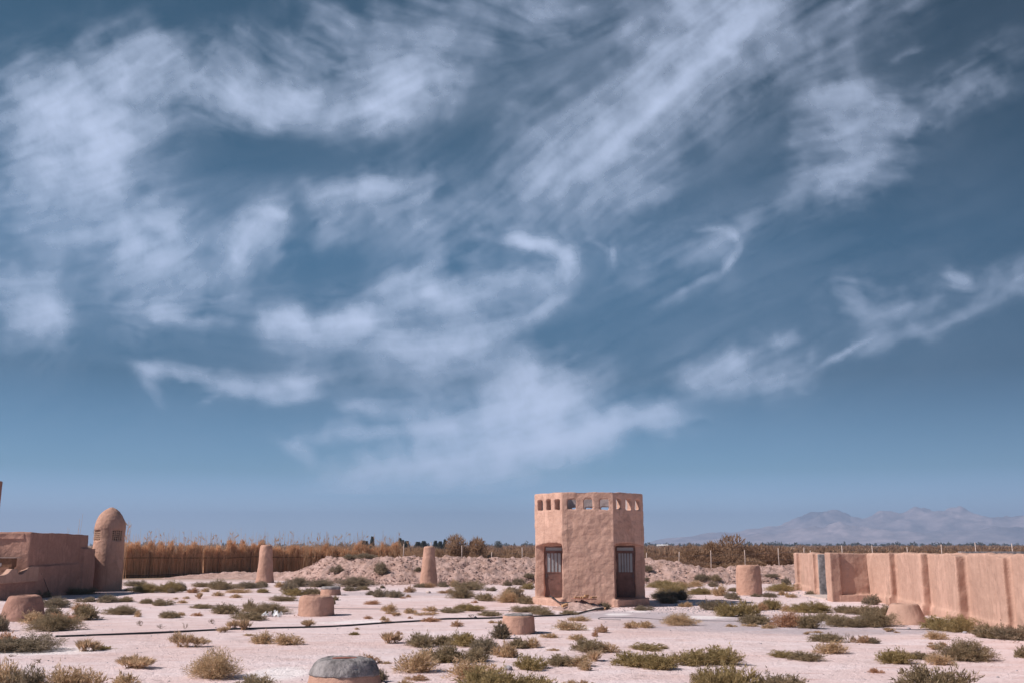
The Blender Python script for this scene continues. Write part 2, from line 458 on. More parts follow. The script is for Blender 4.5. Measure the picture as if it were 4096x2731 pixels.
# cirrus strokes: x1, y1, x2, y2, half width, weight, fibre angle (None: along the stroke)
STROKES = [(60,300,330,210,95,.72,-30),(120,390,290,330,95,.68,-20),(270,195,385,150,48,.7,-40),(300,110,350,75,26,.3,20),(0,240,140,235,55,.45,-25),
 (60,330,250,290,60,.35,-25),(440,195,560,135,55,.5,60),(520,215,690,235,52,.7,40),(560,250,800,242,34,.5,10),(860,250,985,180,58,1.0,-35),(750,292,900,240,36,.65,-20),
 (1030,165,1060,190,38,.35,60),(640,90,1000,120,55,.22,35),(720,40,950,70,55,.16,30),(1000,50,1300,20,66,.32,25),(40,470,330,480,80,.35,5),
 (540,572,618,488,36,1.15,-50),(600,474,645,500,15,.8,35),(545,560,535,640,26,.4,80),(300,565,430,600,62,.85,-30),(350,480,405,530,24,.6,50),(230,590,300,560,50,.35,-20),
 (300,690,560,650,66,.28,70),(0,660,140,668,50,.6,20),(40,720,105,700,48,.6,-30),(60,790,110,770,40,.3,-60),(710,445,880,430,24,.65,10),(840,408,890,435,20,.5,40),
 (740,525,810,470,34,.5,-50),(690,552,800,540,16,.4,-5),(840,490,1000,450,66,.3,-40),(920,560,1100,500,70,.22,-40),(0,345,120,370,14,.3,8),(0,518,60,522,8,.3,4),
 (600,732,720,722,22,1.2,0),(620,744,860,756,28,1.2,5),(770,735,850,722,34,.75,-30),(850,790,1080,792,34,.75,2),(1000,800,1160,775,38,.45,-10),
 (360,722,430,722,15,.5,8),(430,742,560,737,11,.35,0),(880,668,1010,660,30,.85,-20),(980,690,1000,650,22,.5,70),(1010,692,1180,662,30,.75,-10),(1180,665,1290,640,34,.65,-40),
 (1298,580,1312,640,20,1.0,75),(1170,542,1290,575,12,1.6,15),(1200,745,1300,680,12,.55,-45),(1345,542,1415,588,7,.3,40),(1415,565,1410,620,7,.35,85),
 (310,842,480,864,12,.75,5),(330,850,365,900,14,.4,55),(470,872,640,888,17,1.0,6),(620,882,718,880,21,1.1,-8),(345,890,372,930,9,.22,60),(455,930,505,885,7,.2,-50),
 (1170,872,1270,900,44,1.25,-30),(1150,940,1290,965,70,1.3,-20),(790,932,960,955,14,.55,6),(670,1000,980,982,16,.6,-5),(960,990,1200,985,58,1.15,-8),
 (1350,962,1580,950,28,1.2,-6),(1260,1005,1420,980,40,1.1,-12),(665,1010,720,1055,14,.4,50),(760,1115,1100,1065,36,.85,-10),(1050,1062,1350,1020,42,.95,-12),
 (800,1105,1200,1085,60,.32,-10),(1250,865,1400,860,38,.4,-40),(700,835,1150,830,48,.28,0),(900,770,1150,730,50,.35,-10),
 (1250,430,1480,220,58,.62,None),(1480,240,1760,20,88,.8,None),(1130,480,1300,330,48,.35,None),(1560,60,1720,-40,80,.55,None),(1420,60,1520,60,44,.3,-40),
 (1310,422,1640,130,16,.5,None),(1230,520,1500,410,55,.28,-45),(1380,430,1520,440,36,.3,-20),(1830,425,1990,430,36,.42,-20),(1880,330,1990,250,66,.46,-15),
 (1840,225,2000,182,26,.45,-10),(2015,220,2060,285,44,.36,60),(1990,370,2010,400,55,.42,40),(1560,600,1850,440,18,.34,None),(1750,150,2100,-40,55,.24,None),
 (2000,350,2380,100,40,.24,None),(2050,140,2120,100,7,.16,None),(1590,522,1668,526,6,.42,None),(1668,526,1700,560,7,.5,None),(1700,560,1664,620,8,.45,None),
 (1664,620,1500,714,10,.45,None),(1450,610,1650,570,55,.10,-20),(1575,866,1720,815,20,.75,-35),(1560,862,1880,832,40,.34,-25),(1600,897,1850,864,20,.34,-12),
 (1760,794,1830,768,11,.4,-40),(1895,842,2000,770,7,.45,None),(1945,685,2000,722,22,.28,50),(2000,726,2090,700,18,.42,-20),(2130,762,2290,682,13,.42,None),
 (2175,624,2228,652,13,.42,30),(2230,664,2380,632,30,.26,-20),(1980,785,2150,745,24,.28,-25),(1180,330,1300,250,55,.25,-40),(1900,700,2150,660,40,.14,-20)]

def cloud_density(X, Y):
    lx, ly = X + 42 * fbm(X / 260, Y / 260, 3, 3), Y + 42 * fbm(X / 260, Y / 260, 23, 3)
    wx = lx + 36 * fbm(X / 62, Y / 62, 11, 6, .6)
    wy = ly + 36 * fbm(X / 62, Y / 62, 31, 6, .6)
    M = np.zeros_like(X); c2 = np.full_like(X, .02 * math.cos(R(-50))); s2 = np.full_like(X, .02 * math.sin(R(-50)))
    for x1, y1, x2, y2, hw, w, fa in STROKES:
        L = math.hypot(x2 - x1, y2 - y1) / 2
        th = math.atan2(y2 - y1, x2 - x1)
        k_ = .38 if hw < 24 else (.7 if hw < 40 else 1.0)      # thin wisps keep their line
        dx, dy = X + (wx - X) * k_ - (x1 + x2) / 2, Y + (wy - Y) * k_ - (y1 + y2) / 2
        a = (dx * math.cos(th) + dy * math.sin(th)) / (L + hw * .9)
        b = (-dx * math.sin(th) + dy * math.cos(th)) / (hw * 1.4)
        q = a * a + b * b
        k = w * np.exp(-1.9 * np.minimum(np.abs(a), 9) ** 3.2) * np.exp(-1.35 * np.minimum(b * b, 20))
        M += k
        f = th if fa is None else R(fa)
        kk = w * np.exp(-.5 * np.minimum(q, 40))
        c2 += kk * math.cos(2 * f); s2 += kk * math.sin(2 * f)
    ang = .5 * np.arctan2(s2, c2)
    # fibres: noise smeared along the flow of the strokes
    T = 1024
    gx, gy = np.meshgrid(np.arange(T), np.arange(T), indexing='ij')
    def tile(seed, cell):
        return fbm(gx / cell, gy / cell, seed, 4, .6)
    def lic(tex, scale, length, n):
        acc = 0
        for sgn in (-1, 1):
            px, py, an = X + .5 * (lx - X), Y + .5 * (ly - Y), ang
            for i in range(n):
                st = length / n * sgn
                px = px + np.cos(an) * st; py = py + np.sin(an) * st
                u, v = px * scale, py * scale
                ui, vi = np.floor(u).astype(int), np.floor(v).astype(int)
                fu, fv = u - ui, v - vi
                a, b, c, d = ui % T, vi % T, (ui + 1) % T, (vi + 1) % T
                acc = acc + (tex[a, b] * (1 - fu) * (1 - fv) + tex[c, b] * fu * (1 - fv) + tex[a, d] * (1 - fu) * fv + tex[c, d] * fu * fv)
        acc = acc / (2 * n)
        return (acc - acc.mean()) / acc.std()
    f1 = lic(tile(5, 8.0), .55, 110, 14)
    f2 = lic(tile(50, 14.0), .30, 190, 14)
    f0 = lic(tile(90, 5.0), .8, 34, 10)
    p = fbm(wx / 95, wy / 95, 77, 6, .55)
    p2 = fbm(X / 38, Y / 38, 177, 5, .6)
    fib = 1 + .03 * f1 + .10 * f2 + 1.25 * p + .35 * p2
    M = np.maximum(M + np.minimum(M * 2, .24) * (.14 * f2 + .05 * f1 + 1.25 * p + .4 * p2), 0)
    D = M * np.clip(.25 + .72 * fib, .10, 2.2)
    # thin veil between the strokes
    veil = np.clip(.10 + .26 * fbm(wx / 330, wy / 330, 61, 5) + .02 * f2 + .006 * f1, 0, 1) * np.clip((1080 - Y) / 500, 0, 1) * np.clip((2500 - X - (1000 - Y) * .1) / 900, .0, 1)
    veil = veil * np.clip((X * .25 + Y - 190) / 160, 0, 1)
    gap = np.exp(-((X - 620) / 270) ** 4 - ((Y - 355) / 55) ** 4) + np.exp(-((X - 790) / 130) ** 2 - ((Y - 600) / 45) ** 2) + .7 * np.exp(-((X - 1080) / 160) ** 2 - ((Y - 330) / 60) ** 2)
    D = D * (1 - .75 * np.clip(gap, 0, 1)) + veil * (1 - .8 * np.clip(gap, 0, 1))
    # draw the whole sheet out along its own fibres
    x0, dx, y0, dy = X[0, 0], X[0, 1] - X[0, 0], Y[0, 0], Y[1, 0] - Y[0, 0]
    def at(px, py):
        u, v = np.clip((px - x0) / dx, 0, X.shape[1] - 1.001), np.clip((py - y0) / dy, 0, X.shape[0] - 1.001)
        ui, vi = u.astype(int), v.astype(int); fu, fv = u - ui, v - vi
        return D[vi, ui] * (1 - fu) * (1 - fv) + D[vi, ui + 1] * fu * (1 - fv) + D[vi + 1, ui] * (1 - fu) * fv + D[vi + 1, ui + 1] * fu * fv
    acc, wsum = D * 1.0, 1.0
    for sgn in (-1, 1):
        for i in range(1, 6):
            st = sgn * i * 3.2; wgt = 1 - i / 7
            acc = acc + wgt * at(X + np.cos(ang) * st, Y + np.sin(ang) * st); wsum += wgt
    D = .4 * acc / wsum + .6 * D
    return np.clip(.93 * (1 - np.exp(-.80 * D)), 0, .88)

# ---------------------------------------------------------------- ground
def gz(x, y):
    return .045 * mnoise.noise((x * .22, y * .22, 3.1)) + .012 * mnoise.noise((x * 1.3, y * 1.3, 8.1)) if y < 95 and abs(x) < 45 else 0.0
def axis(lo, hi, step, far):
    a = list(np.arange(lo, hi + .001, step)); s = step
    while a[-1] < far: s *= 1.35; a.append(a[-1] + s)
    s = step
    while a[0] > -far: s *= 1.35; a.insert(0, a[0] - s)
    return a
gxs, gys = axis(-36, 36, .45, 13500), axis(10, 92, .45, 13500)
V = [(x, y, gz(x, y)) for y in gys for x in gxs]
nx = len(gxs)
Fg = [(j * nx + i, j * nx + i + 1, (j + 1) * nx + i + 1, (j + 1) * nx + i) for j in range(len(gys) - 1) for i in range(nx - 1)]
me = np_mesh('ground', V, Fg); me.shade_smooth()
tag(link_mesh('ground', me, M_SOIL), kind='structure')

# ---------------------------------------------------------------- earth berm
bx = np.arange(-30, 30.01, .16)
bt = np.concatenate([np.arange(-.04, 1.35, .032), np.arange(1.35, 2.3, .1)])
V = []
for t in bt:
    for x in bx:
        y = interp(x, BERM_TOE) + t * 4.2
        p = Vector((x, y, 0)); h = berm_h(x, y)
        k = max(0, min(1, t * 5)) * min(1, interp(x, BERM_TOP) + .15)
        cl = .16 * mnoise.noise(p * 1.1) + .22 * mnoise.noise(p * 2.4 + Vector((9, 3, 2))) + .20 * abs(mnoise.noise(p * 4.6)) - .08
        y += .35 * mnoise.noise(p * .9 + Vector((4, 4, 4))) * k
        V.append((x, y, h + cl * k))
nb = len(bx)
Fb = [(j * nb + i, j * nb + i + 1, (j + 1) * nb + i + 1, (j + 1) * nb + i) for j in range(len(bt) - 1) for i in range(nb - 1)]
me = np_mesh('earth_berm', V, Fb); me.shade_smooth()
tag(link_mesh('earth_berm', me, M_CLOD), kind='structure')

# loose clods and pebbles, nobody could count them
def scatter_stones(name, spots, mat):
    rng = random.Random(5); V, Fs = [], []
    for x, y, z, r in spots:
        base = len(V)
        pts = [(1, 0, 0), (-1, 0, 0), (0, 1, 0), (0, -1, 0), (0, 0, 1), (0, 0, -1)]
        for p in pts:
            s = r * rng.uniform(.6, 1.25)
            q = rot2(p[0], p[1], x * 7 + y)
            V.append((x + q[0] * s, y + q[1] * s, z + p[2] * s * .7 + r * .25))
        for f in [(0, 2, 4), (2, 1, 4), (1, 3, 4), (3, 0, 4), (2, 0, 5), (1, 2, 5), (3, 1, 5), (0, 3, 5)]:
            Fs.append(tuple(base + i for i in f))
    return tag(link_mesh(name, np_mesh(name, V, Fs), mat), kind='stuff')
rng = random.Random(11)
sp = []
for i in range(2600):                         # clods shed along the berm's foot
    x = rng.uniform(-17, 19); t = min(rng.expovariate(1 / .45), 3) - .15
    y = interp(x, BERM_TOE) - t * 1.5 + .5
    sp.append((x, y, max(0, berm_h(x, y)), rng.uniform(.02, .09) * rng.uniform(.5, 1.3)))
for i in range(1500):                         # clods on its face
    x = rng.uniform(-17, 19); y = interp(x, BERM_TOE) + rng.uniform(.2, 4.0)
    sp.append((x, y, max(0, berm_h(x, y)), rng.uniform(.03, .11)))
for cx, cy, cr in [(-7.66, 40.28, .72), (-17.94, 37.8, .80), (13.85, 36.29, .78), (-9.96, 56.28, .58), (.2, 32.17, .53), (-3.24, 20.17, .74), (13.05, 56.41, .74), (-18.1, 74.9, .70), (-5.59, 68.64, .66), (-24.49, 61.7, .96)]:
    for i in range(150):                      # crumbled plaster round the foot of each stump and pillar
        a, d = rng.uniform(0, 6.283), cr + abs(rng.gauss(0, .14)) - .05
        x, y = cx + d * math.cos(a), cy + d * math.sin(a)
        sp.append((x, y, gz(x, y) - .005, rng.uniform(.008, .035) * rng.choice((1, 1, 1.5))))
for i in range(420):                          # and along the hut's and the right wall's foot
    if i % 2: x, y = 3.4 + rng.uniform(-2.9, 2.9), 45.1 + abs(rng.gauss(0, .5)) - .3
    else:
        y = rng.uniform(25, 50); x = 17.6 - (47 - y) * .168 - .25 - abs(rng.gauss(0, .2))
    sp.append((x, y, gz(x, y) - .005, rng.uniform(.01, .045)))
scatter_stones('earth_clods', sp, M_CLOD)
# dead stems and flakes of bark blown over the flat
V, Fs = [], []
for i in range(1700):
    y = 16.5 + 42 * rng.random() ** 1.4; x = rng.uniform(-.55, .55) * y
    a, L, w = rng.uniform(-.6, .6) + rng.choice((0, math.pi)), rng.uniform(.03, .14) * rng.choice((1, 1, 2.2)), rng.uniform(.003, .012)
    z = gz(x, y) + .008; dx, dy = math.cos(a) * L, math.sin(a) * L; b = len(V)
    V += [(x, y - w, z), (x + dx, y + dy - w, z + .012), (x + dx, y + dy + w, z + .012), (x, y + w, z)]; Fs.append((b, b + 1, b + 2, b + 3))
tag(link_mesh('plant_litter', np_mesh('plant_litter', V, Fs), M_STEM), kind='stuff')
sp = []
for i in range(1500):
    y = 17 + 45 * rng.random() ** 1.3; x = rng.uniform(-.56, .56) * y
    sp.append((x, y, gz(x, y), rng.uniform(.006, .02) * rng.choice((1, 1, 1, 1.8))))
for i in range(900):                          # gravel spread to the right of the hut
    a, b = rng.gauss(0, 1), rng.gauss(0, 1)
    x, y = 8.6 + a * 2.0, 44.0 + b * 1.2
    sp.append((x, y, gz(x, y), rng.uniform(.012, .04)))
for i in range(500):
    x, y = 16 + rng.gauss(0, 1.6), 57 + rng.gauss(0, 2.5)
    sp.append((x, y, gz(x, y), rng.uniform(.015, .05)))
scatter_stones('pebbles', sp, M_GREYSTONE)

# ---------------------------------------------------------------- mountains
RIDGE = [(6.8, 0), (7.6, 28), (9, 80), (10, 95), (11.2, 127), (12.6, 122), (14, 165), (15, 205), (16.1, 285), (16.9, 337), (17.8, 312), (18.6, 262), (19.2, 250), (20, 288), (21, 328), (22.9, 345), (23.6, 338), (24.5, 318), (25.9, 323), (27.5, 355), (30, 340), (34, 280), (38, 200), (44, 60)]
FOOT = [(6, 0), (9, 20), (11, 50), (12.5, 80), (13.6, 112), (14.6, 96), (15.6, 128), (16.6, 152), (17.7, 168), (18.6, 156), (20.4, 132), (21.5, 112), (22.9, 118), (24.5, 130), (26, 143), (28, 143), (32, 120), (38, 60), (44, 10)]
azs = np.linspace(6, 44, 520); rs = np.linspace(7600, 12600, 96)
V = []
for r in rs:
    for a in azs:
        x, y = r * math.sin(R(a)), r * math.cos(R(a))
        p = Vector((x / 900, y / 900, 1.7))
        rid = 1 - abs(mnoise.fractal(p, 1.0, 2.1, 5)) * 1.6
        fine_ = mnoise.fractal(Vector((x / 240, y / 240, 4.2)), 1.0, 2.0, 4)
        ff = math.exp(-((r - 8900) / 560) ** 2); fr = math.exp(-((r - 11000) / 800) ** 2)
        hf, hr = interp(a, FOOT) * .95, interp(a, RIDGE) * 1.06
        h = max(hf * ff * (.72 + .34 * rid) + hf * ff * .30 * fine_, hr * fr * (.80 + .24 * rid) + hr * fr * .16 * fine_)
        if 8900 < r < 11000: h = max(h, hf * .55)
        V.append((x, y, h - 4))
na = len(azs)
Fm = [(j * na + i, j * na + i + 1, (j + 1) * na + i + 1, (j + 1) * na + i) for j in range(len(rs) - 1) for i in range(na - 1)]
M_ROCK = plain_mat('bare_rock', (.38, .305, .32), .95, .45, .006)
me = np_mesh('mountains', V, Fm); me.shade_smooth()
tag(link_mesh('mountains', me, M_ROCK), kind='structure')

# ---------------------------------------------------------------- the cirrus sheet, 3 km up
def sky_plane(vx, vy, alt=3000.0):
    f, th = 2286.7, R(11.53)
    u, v = (vx - 1176) / f, (784 - vy) / f
    x, y, z = u, math.cos(th) - v * math.sin(th), math.sin(th) + v * math.cos(th)
    return x / z * alt, y / z * alt, alt + 0 * z
sxs, sys_ = np.arange(-420, 2780, 3.4), np.arange(-330, 1222, 3.0)
SX, SY = np.meshgrid(sxs, sys_)
D = cloud_density(SX, SY)
edge = np.clip((SX + 420) / 260, 0, 1) * np.clip((2780 - SX) / 260, 0, 1) * np.clip((SY + 330) / 220, 0, 1) * np.clip((1215 - SY) / 120, 0, 1)
D = D * edge
px_, py_, pz_ = sky_plane(SX, SY)
V = np.stack([px_, py_, pz_], -1).reshape(-1, 3)
ii = np.arange(SX.size).reshape(SX.shape)
Fs = np.stack([ii[:-1, :-1], ii[:-1, 1:], ii[1:, 1:], ii[1:, :-1]], -1).reshape(-1, 4)
keep = (D.ravel()[Fs].max(1) > .004)
me = np_mesh('sky', V, Fs[keep], D.ravel()); me.shade_smooth()
m = bpy.data.materials.new('cirrus'); m.use_nodes = True
t = NT(m.node_tree); m.node_tree.nodes.clear()
out = t.n('ShaderNodeOutputMaterial'); mx = t.n('ShaderNodeMixShader'); tr = t.n('ShaderNodeBsdfTransparent'); tl = t.n('ShaderNodeBsdfTranslucent')
tl.inputs['Color'].default_value = CLOUD_ALBEDO
t.link(t.n('ShaderNodeAttribute', attribute_name='tone').outputs['Fac'], mx.inputs[0])
t.link(tr.outputs[0], mx.inputs[1]); t.link(tl.outputs[0], mx.inputs[2]); t.link(mx.outputs[0], out.inputs['Surface'])
tag(link_mesh('sky', me, m), kind='structure')

# ---------------------------------------------------------------- the air
bm = bmesh.new(); add_box(bm, -13800, 13800, -2000, 13800, -6, 420)
m = bpy.data.materials.new('hazy_air'); m.use_nodes = True
t = NT(m.node_tree); m.node_tree.nodes.clear()
out = t.n('ShaderNodeOutputMaterial'); pv = t.n('ShaderNodeVolumePrincipled')
pv.inputs['Color'].default_value = HAZE_COL; pv.inputs['Density'].default_value = HAZE_DENS; pv.inputs['Anisotropy'].default_value = 0.0
t.link(pv.outputs[0], out.inputs['Volume'])
tag(from_bm('haze', bm, m), kind='stuff')

# ---------------------------------------------------------------- octagonal hut
HUT = (3.41, 45.55); HA = R(-6)
hut = empty('mud_hut', (HUT[0], HUT[1], 0), HA)
hut.scale = (1.03, 1.0, 1.0)
tag(hut, 'octagonal mud plastered hut with two metal doors and a row of parapet openings', 'hut')
OCT = [(-1.13, 0), (1.13, 0), (2.45, 1.75), (2.45, 3.15), (1.13, 4.9), (-1.13, 4.9), (-2.45, 3.15), (-2.45, 1.75)]
def inset(poly, d):
    n = len(poly); out = []
    cx, cy = sum(p[0] for p in poly) / n, sum(p[1] for p in poly) / n
    L = []
    for i in range(n):
        a, b = Vector(poly[i]), Vector(poly[(i + 1) % n]); e = (b - a).normalized(); nn = Vector((-e.y, e.x))
        if nn.dot(Vector((cx, cy)) - a) < 0: nn = -nn
        L.append((a + nn * d, e))
    for i in range(n):
        (p, u), (q, v) = L[i - 1], L[i]
        den = u.x * v.y - u.y * v.x; s = ((q - p).x * v.y - (q - p).y * v.x) / den
        w = p + u * s; out.append((w.x, w.y))
    return out
DOORS = [(-2.03, -1.19), (1.19, 2.03)]
body = bmesh.new(); add_prism(body, OCT, -.25, 5.04)
cuts = []
c = bmesh.new(); add_prism(c, inset(OCT, .30), 3.85, 5.6); cuts.append(c)
I4 = Matrix.Identity(4)
for s in (-1, 1):
    c = bmesh.new()
    top = [(-1.13, 2.74), (-1.45, 2.79), (-1.8, 2.78), (-2.15, 2.72), (-2.45, 2.62), (-3.2, 2.5)]
    prof = [(-1.13, .33)] + top + [(-3.2, .33)]
    add_profile(c, [(x * -s, z) for x, z in prof], -.8, 1.75, I4); cuts.append(c)
for x0, x1 in DOORS:
    c = bmesh.new(); add_box(c, x0, x1, 1.6, 1.90, .33, 2.66); cuts.append(c)
rngw = random.Random(3)
for i in range(8):
    a, b = Vector((*OCT[i], 0)), Vector((*OCT[(i + 1) % 8], 0)); L = (b - a).length; e = (b - a).normalized()
    nrm = Vector((e.y, -e.x, 0))
    n = 3 if L > 1.8 else 2
    for k in range(n):
        f = (.19, .515, .82)[k] if n == 3 else (.28, .72)[k]
        w = (.40 if n == 3 else .34) * rngw.uniform(.92, 1.06); z0, z1 = 4.27 + rngw.uniform(-.02, .02), 4.72 + rngw.uniform(-.02, .02)
        if i in (3, 4, 5): z0, z1 = z0 - .17, z1 - .20
        M = Matrix((( e.x, -nrm.x, 0, (a + e * L * f).x), (e.y, -nrm.y, 0, (a + e * L * f).y), (0, 0, 1, 0), (0, 0, 0, 1)))
        mid = (i == 0 and k == 1)
        prof = [(-w / 2, z0), (w / 2, z0), (w / 2, z1 + (-.02 if mid else .02)), (w * .25, z1 + (.07 if mid else .03)), (-w * .25, z1 + (.07 if mid else .03)), (-w / 2, z1 + (-.02 if mid else .02))]
        c = bmesh.new(); add_profile(c, prof, -.25, .62, M); cuts.append(c)
ex = bmesh.new()
for s in (-1, 1):
    pts = [(-1.05, -.06), (-1.22, -.10), (-2.58, 1.58), (-2.60, 2.0), (-2.3, 2.1), (-1.1, 1.9)] if s < 0 else [(1.05, -.06), (1.25, -.12), (2.60, 1.52), (2.66, 2.0), (2.3, 2.1), (1.1, 1.9)]
    add_prism(ex, pts, -.25, .33)
me = baked(body, .036, cuts, ex, 3)
lump(me, .050, 1.2, .022, 4.2, 2.0)
me.materials.append(M_HUT); me.materials.append(M_GREYPLASTER)
INN = inset(OCT, .33)
def inside(x, y):
    s_ = None
    for (a, b), (c_, d_) in zip(INN, INN[1:] + INN[:1]):
        k = (c_ - a) * (y - b) - (d_ - b) * (x - a) > 0
        if s_ is None: s_ = k
        elif s_ != k: return False
    return True
for f in me.polygons:
    c_ = f.center
    if 3.5 < c_.z < 4.93 and (inside(c_.x, c_.y) or inside(c_.x * .955, 2.45 + (c_.y - 2.45) * .955)) and (f.normal.x * c_.x + f.normal.y * (c_.y - 2.45) < -.3 or f.normal.z > .8): f.material_index = 1
link_mesh('wall', me, None, hut)
def make_door(x0, x1, nbars, label):
    y = 1.80
    bm = bmesh.new()
    fw = .045
    x0i, x1i = x0 + .01, x1 - .01; zb, zt = .345, 2.63
    add_box(bm, x0i, x0i + fw, y, y + .06, zb, zt); add_box(bm, x1i - fw, x1i, y, y + .06, zb, zt)
    add_box(bm, x0i + fw, x1i - fw, y, y + .06, zt - fw, zt)
    add_box(bm, x0i + fw, x1i - fw, y, y + .06, 2.38, 2.44)
    a, b = x0i + fw + .006, x1i - fw - .006
    add_box(bm, a, a + .05, y + .008, y + .05, zb + .01, 2.372); add_box(bm, b - .05, b, y + .008, y + .05, zb + .01, 2.372)
    add_box(bm, a + .05, b - .05, y + .008, y + .05, 2.322, 2.372)
    add_box(bm, a + .05, b - .05, y + .008, y + .05, 1.41, 1.47); add_box(bm, a + .05, b - .05, y + .008, y + .05, zb + .01, zb + .07)
    for k in range(nbars):
        x = a + .05 + (b - a - .1) * (k + 1) / (nbars + 1)
        add_box(bm, x - .016, x + .016, y + .004, y + .045, 1.47, 2.322)
    d = from_bm('door', bm, M_DOOR, hut); d['label'] = label
    bm = bmesh.new(); add_box(bm, a + .05, b - .05, y + .022, y + .034, zb + .07, 1.41)
    for i, v in enumerate(bm.verts): pass
    from_bm('door_panel', bm, M_DOOR, d)
    bm = bmesh.new(); add_box(bm, a + .05, b - .05, y + .028, y + .036, 1.47, 2.322); from_bm('glass_pane', bm, M_GLASS, d)
    bm = bmesh.new(); add_box(bm, x0i + fw, x1i - fw, y + .026, y + .034, 2.44, zt - fw); from_bm('transom_window', bm, M_GLASS, d)
    bm = bmesh.new(); hx = b - .03 if x0 > 0 else a + .025
    add_box(bm, hx - .02, hx + .02, y - .006, y + .008, 1.22, 1.38); add_tube(bm, [(hx, y - .004, 1.30), (hx, y - .05, 1.30), (hx - .11 * (1 if x0 > 0 else -1), y - .05, 1.30)], .011, 6)
    from_bm('handle', bm, M_WIRE, d)
make_door(*DOORS[0], 3, 'rust brown metal door with four tall glass strips')
make_door(*DOORS[1], 4, 'shaded rust brown metal door with five tall glass strips')

# ---------------------------------------------------------------- domed tower on the left
TW = (-24.49, 61.7)
tow = empty('domed_tower', (TW[0], TW[1], 0))
tag(tow, 'round mud tower with pointed dome and pierced lattice windows beside the left building', 'tower')
bm = bmesh.new()
add_lathe(bm, [(.95, -.3), (.93, 0), (.92, 1), (.905, 2), (.885, 2.9), (.885, 3.6), (.90, 3.72), (.87, 3.95), (.79, 4.2), (.66, 4.45), (.48, 4.68), (.28, 4.85), (.10, 4.95)], 56)
cuts = []
c = bmesh.new(); add_lathe(c, [(.62, 2.7), (.62, 3.66), (.2, 4.1)], 24); cuts.append(c)
cam_az = math.atan2(-TW[0], -TW[1])            # towards the viewer
WIN_AZ = [R(-57.5) + cam_az * 0 + k * math.pi / 2 for k in range(4)]
def tower_M(a):
    # local y points outwards
    vx, vy = -TW[0], -TW[1]; L = math.hypot(vx, vy); base = math.atan2(vy / L, vx / L)
    th = base + a - math.pi / 2
    return Matrix.Rotation(th, 4, 'Z')
WINS = [R(33), R(-59), R(123), R(-149)]
for a in WINS:
    c = bmesh.new(); M = tower_M(a); add_box(c, -.34, .34, .42, 1.3, 2.95, 3.57, M); cuts.append(c)
me = baked(bm, .04, cuts, None, 3)
lump(me, .03, 1.4, .010, 6.0, 5.0)
link_mesh('wall', me, M_MUD, tow)
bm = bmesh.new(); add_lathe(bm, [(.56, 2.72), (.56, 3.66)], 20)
link = from_bm('inner_shade_core', bm, M_INNER_SHADE, tow)  # added black cylinder, stands in for the unlit hollow behind the lattice
for a in WINS:
    M = tower_M(a); bm = bmesh.new(); y0, y1 = .735, .79
    nx_, nz_ = 5, 5
    for k in range(nx_ + 1):
        x = -.33 + .66 * k / nx_; add_box(bm, x - .017, x + .017, y0, y1, 2.96, 3.56, M)
    for k in range(nz_ + 1):
        z = 2.97 + .58 * k / nz_
        for j in range(nx_):
            xa, xb = -.33 + .66 * j / nx_ + .017, -.33 + .66 * (j + 1) / nx_ - .017
            dz = .018 * math.sin(j * 2.1 + k * 1.3)
            add_box(bm, xa, xb, y0 + .003, y1 - .003, z - .015 + dz, z + .015 + dz, M)
    from_bm('lattice_window', bm, M_LATTICE, tow)

# ---------------------------------------------------------------- left mud building
lb = empty('mud_building', (-25, 53, 0))
tag(lb, 'low brown stepped mud building at the left edge, its right side in shade', 'building')
def rel(pts): return [(x + 25, y - 53) for x, y in pts]
bm = bmesh.new()
add_prism(bm, rel([(-25.45, 50.4), (-24.84, 52.25), (-34, 52.25), (-34, 50.4)]), -.3, 1.20)
add_prism(bm, rel([(-24.86, 52.2), (-24.46, 53.4), (-24.36, 59.0), (-34, 59.0), (-34, 52.2)]), -.3, [1.62, 1.64, 1.68, 1.68, 1.62])
add_prism(bm, rel([(-24.75, 52.2), (-24.62, 54.0), (-24.42, 58.6), (-33.5, 58.6), (-33.5, 52.2)]), 1.2, [3.34, 3.33, 3.28, 3.3, 3.42])
add_prism(bm, rel([(-24.5, 57.6), (-24.22, 57.7), (-24.30, 59.4), (-24.6, 59.4)]), -.3, 2.5)         # buttress at the far end
add_prism(bm, rel([(-31, 58.5), (-25.35, 59.6), (-25.35, 62.9), (-31, 62.9)]), -.3, 2.45)             # wall running behind the tower
for i, (x, y) in enumerate([(-24.66, 53.9), (-24.47, 57.4)]):
    pass
me = baked(bm, .05, (), None, 3)
lump(me, .05, .8, .015, 4.5, 7.0)
link_mesh('wall', me, M_OLDMUD, lb)
bm = bmesh.new()
M = Matrix.Translation((.38, -.12, 0)) @ Matrix.Rotation(R(70), 4, 'Z')
prof = [(-3.2, .80), (0, .86), (.02, 1.60), (-.45, 1.66), (-.66, 1.60), (-.86, 1.36), (-1.02, 1.26), (-1.28, 1.25), (-1.36, 1.50), (-1.72, 1.53), (-1.95, 1.30), (-2.2, 1.22), (-2.5, 1.22), (-2.6, 1.5), (-3.2, 1.5)]
add_profile(bm, prof, -.16, .25, M)
me = baked(bm, .035, (), None, 3); lump(me, .02, 2, .008, 6)
p = link_mesh('parapet', me, M_WALL, lb)
bm = bmesh.new()
add_profile(bm, [(-8.5, 3.02), (-.05, 2.98), (-.05, 3.30), (-8.5, 3.40)], -.88, -.70, I4)
me = baked(bm, .04, (), None, 3); lump(me, .05, 1.4, .02, 5); link_mesh('cornice', me, M_OLDMUD, lb)
bm = bmesh.new(); add_tube(bm, [(.30, -.2 + 0, 1.60), (.44, .15, 1.35), (.52, .5, .95), (.60, .95, .35), (.62, 1.1, .05)], .016, 5)
from_bm('hanging_cable', bm, M_HOSE, lb)
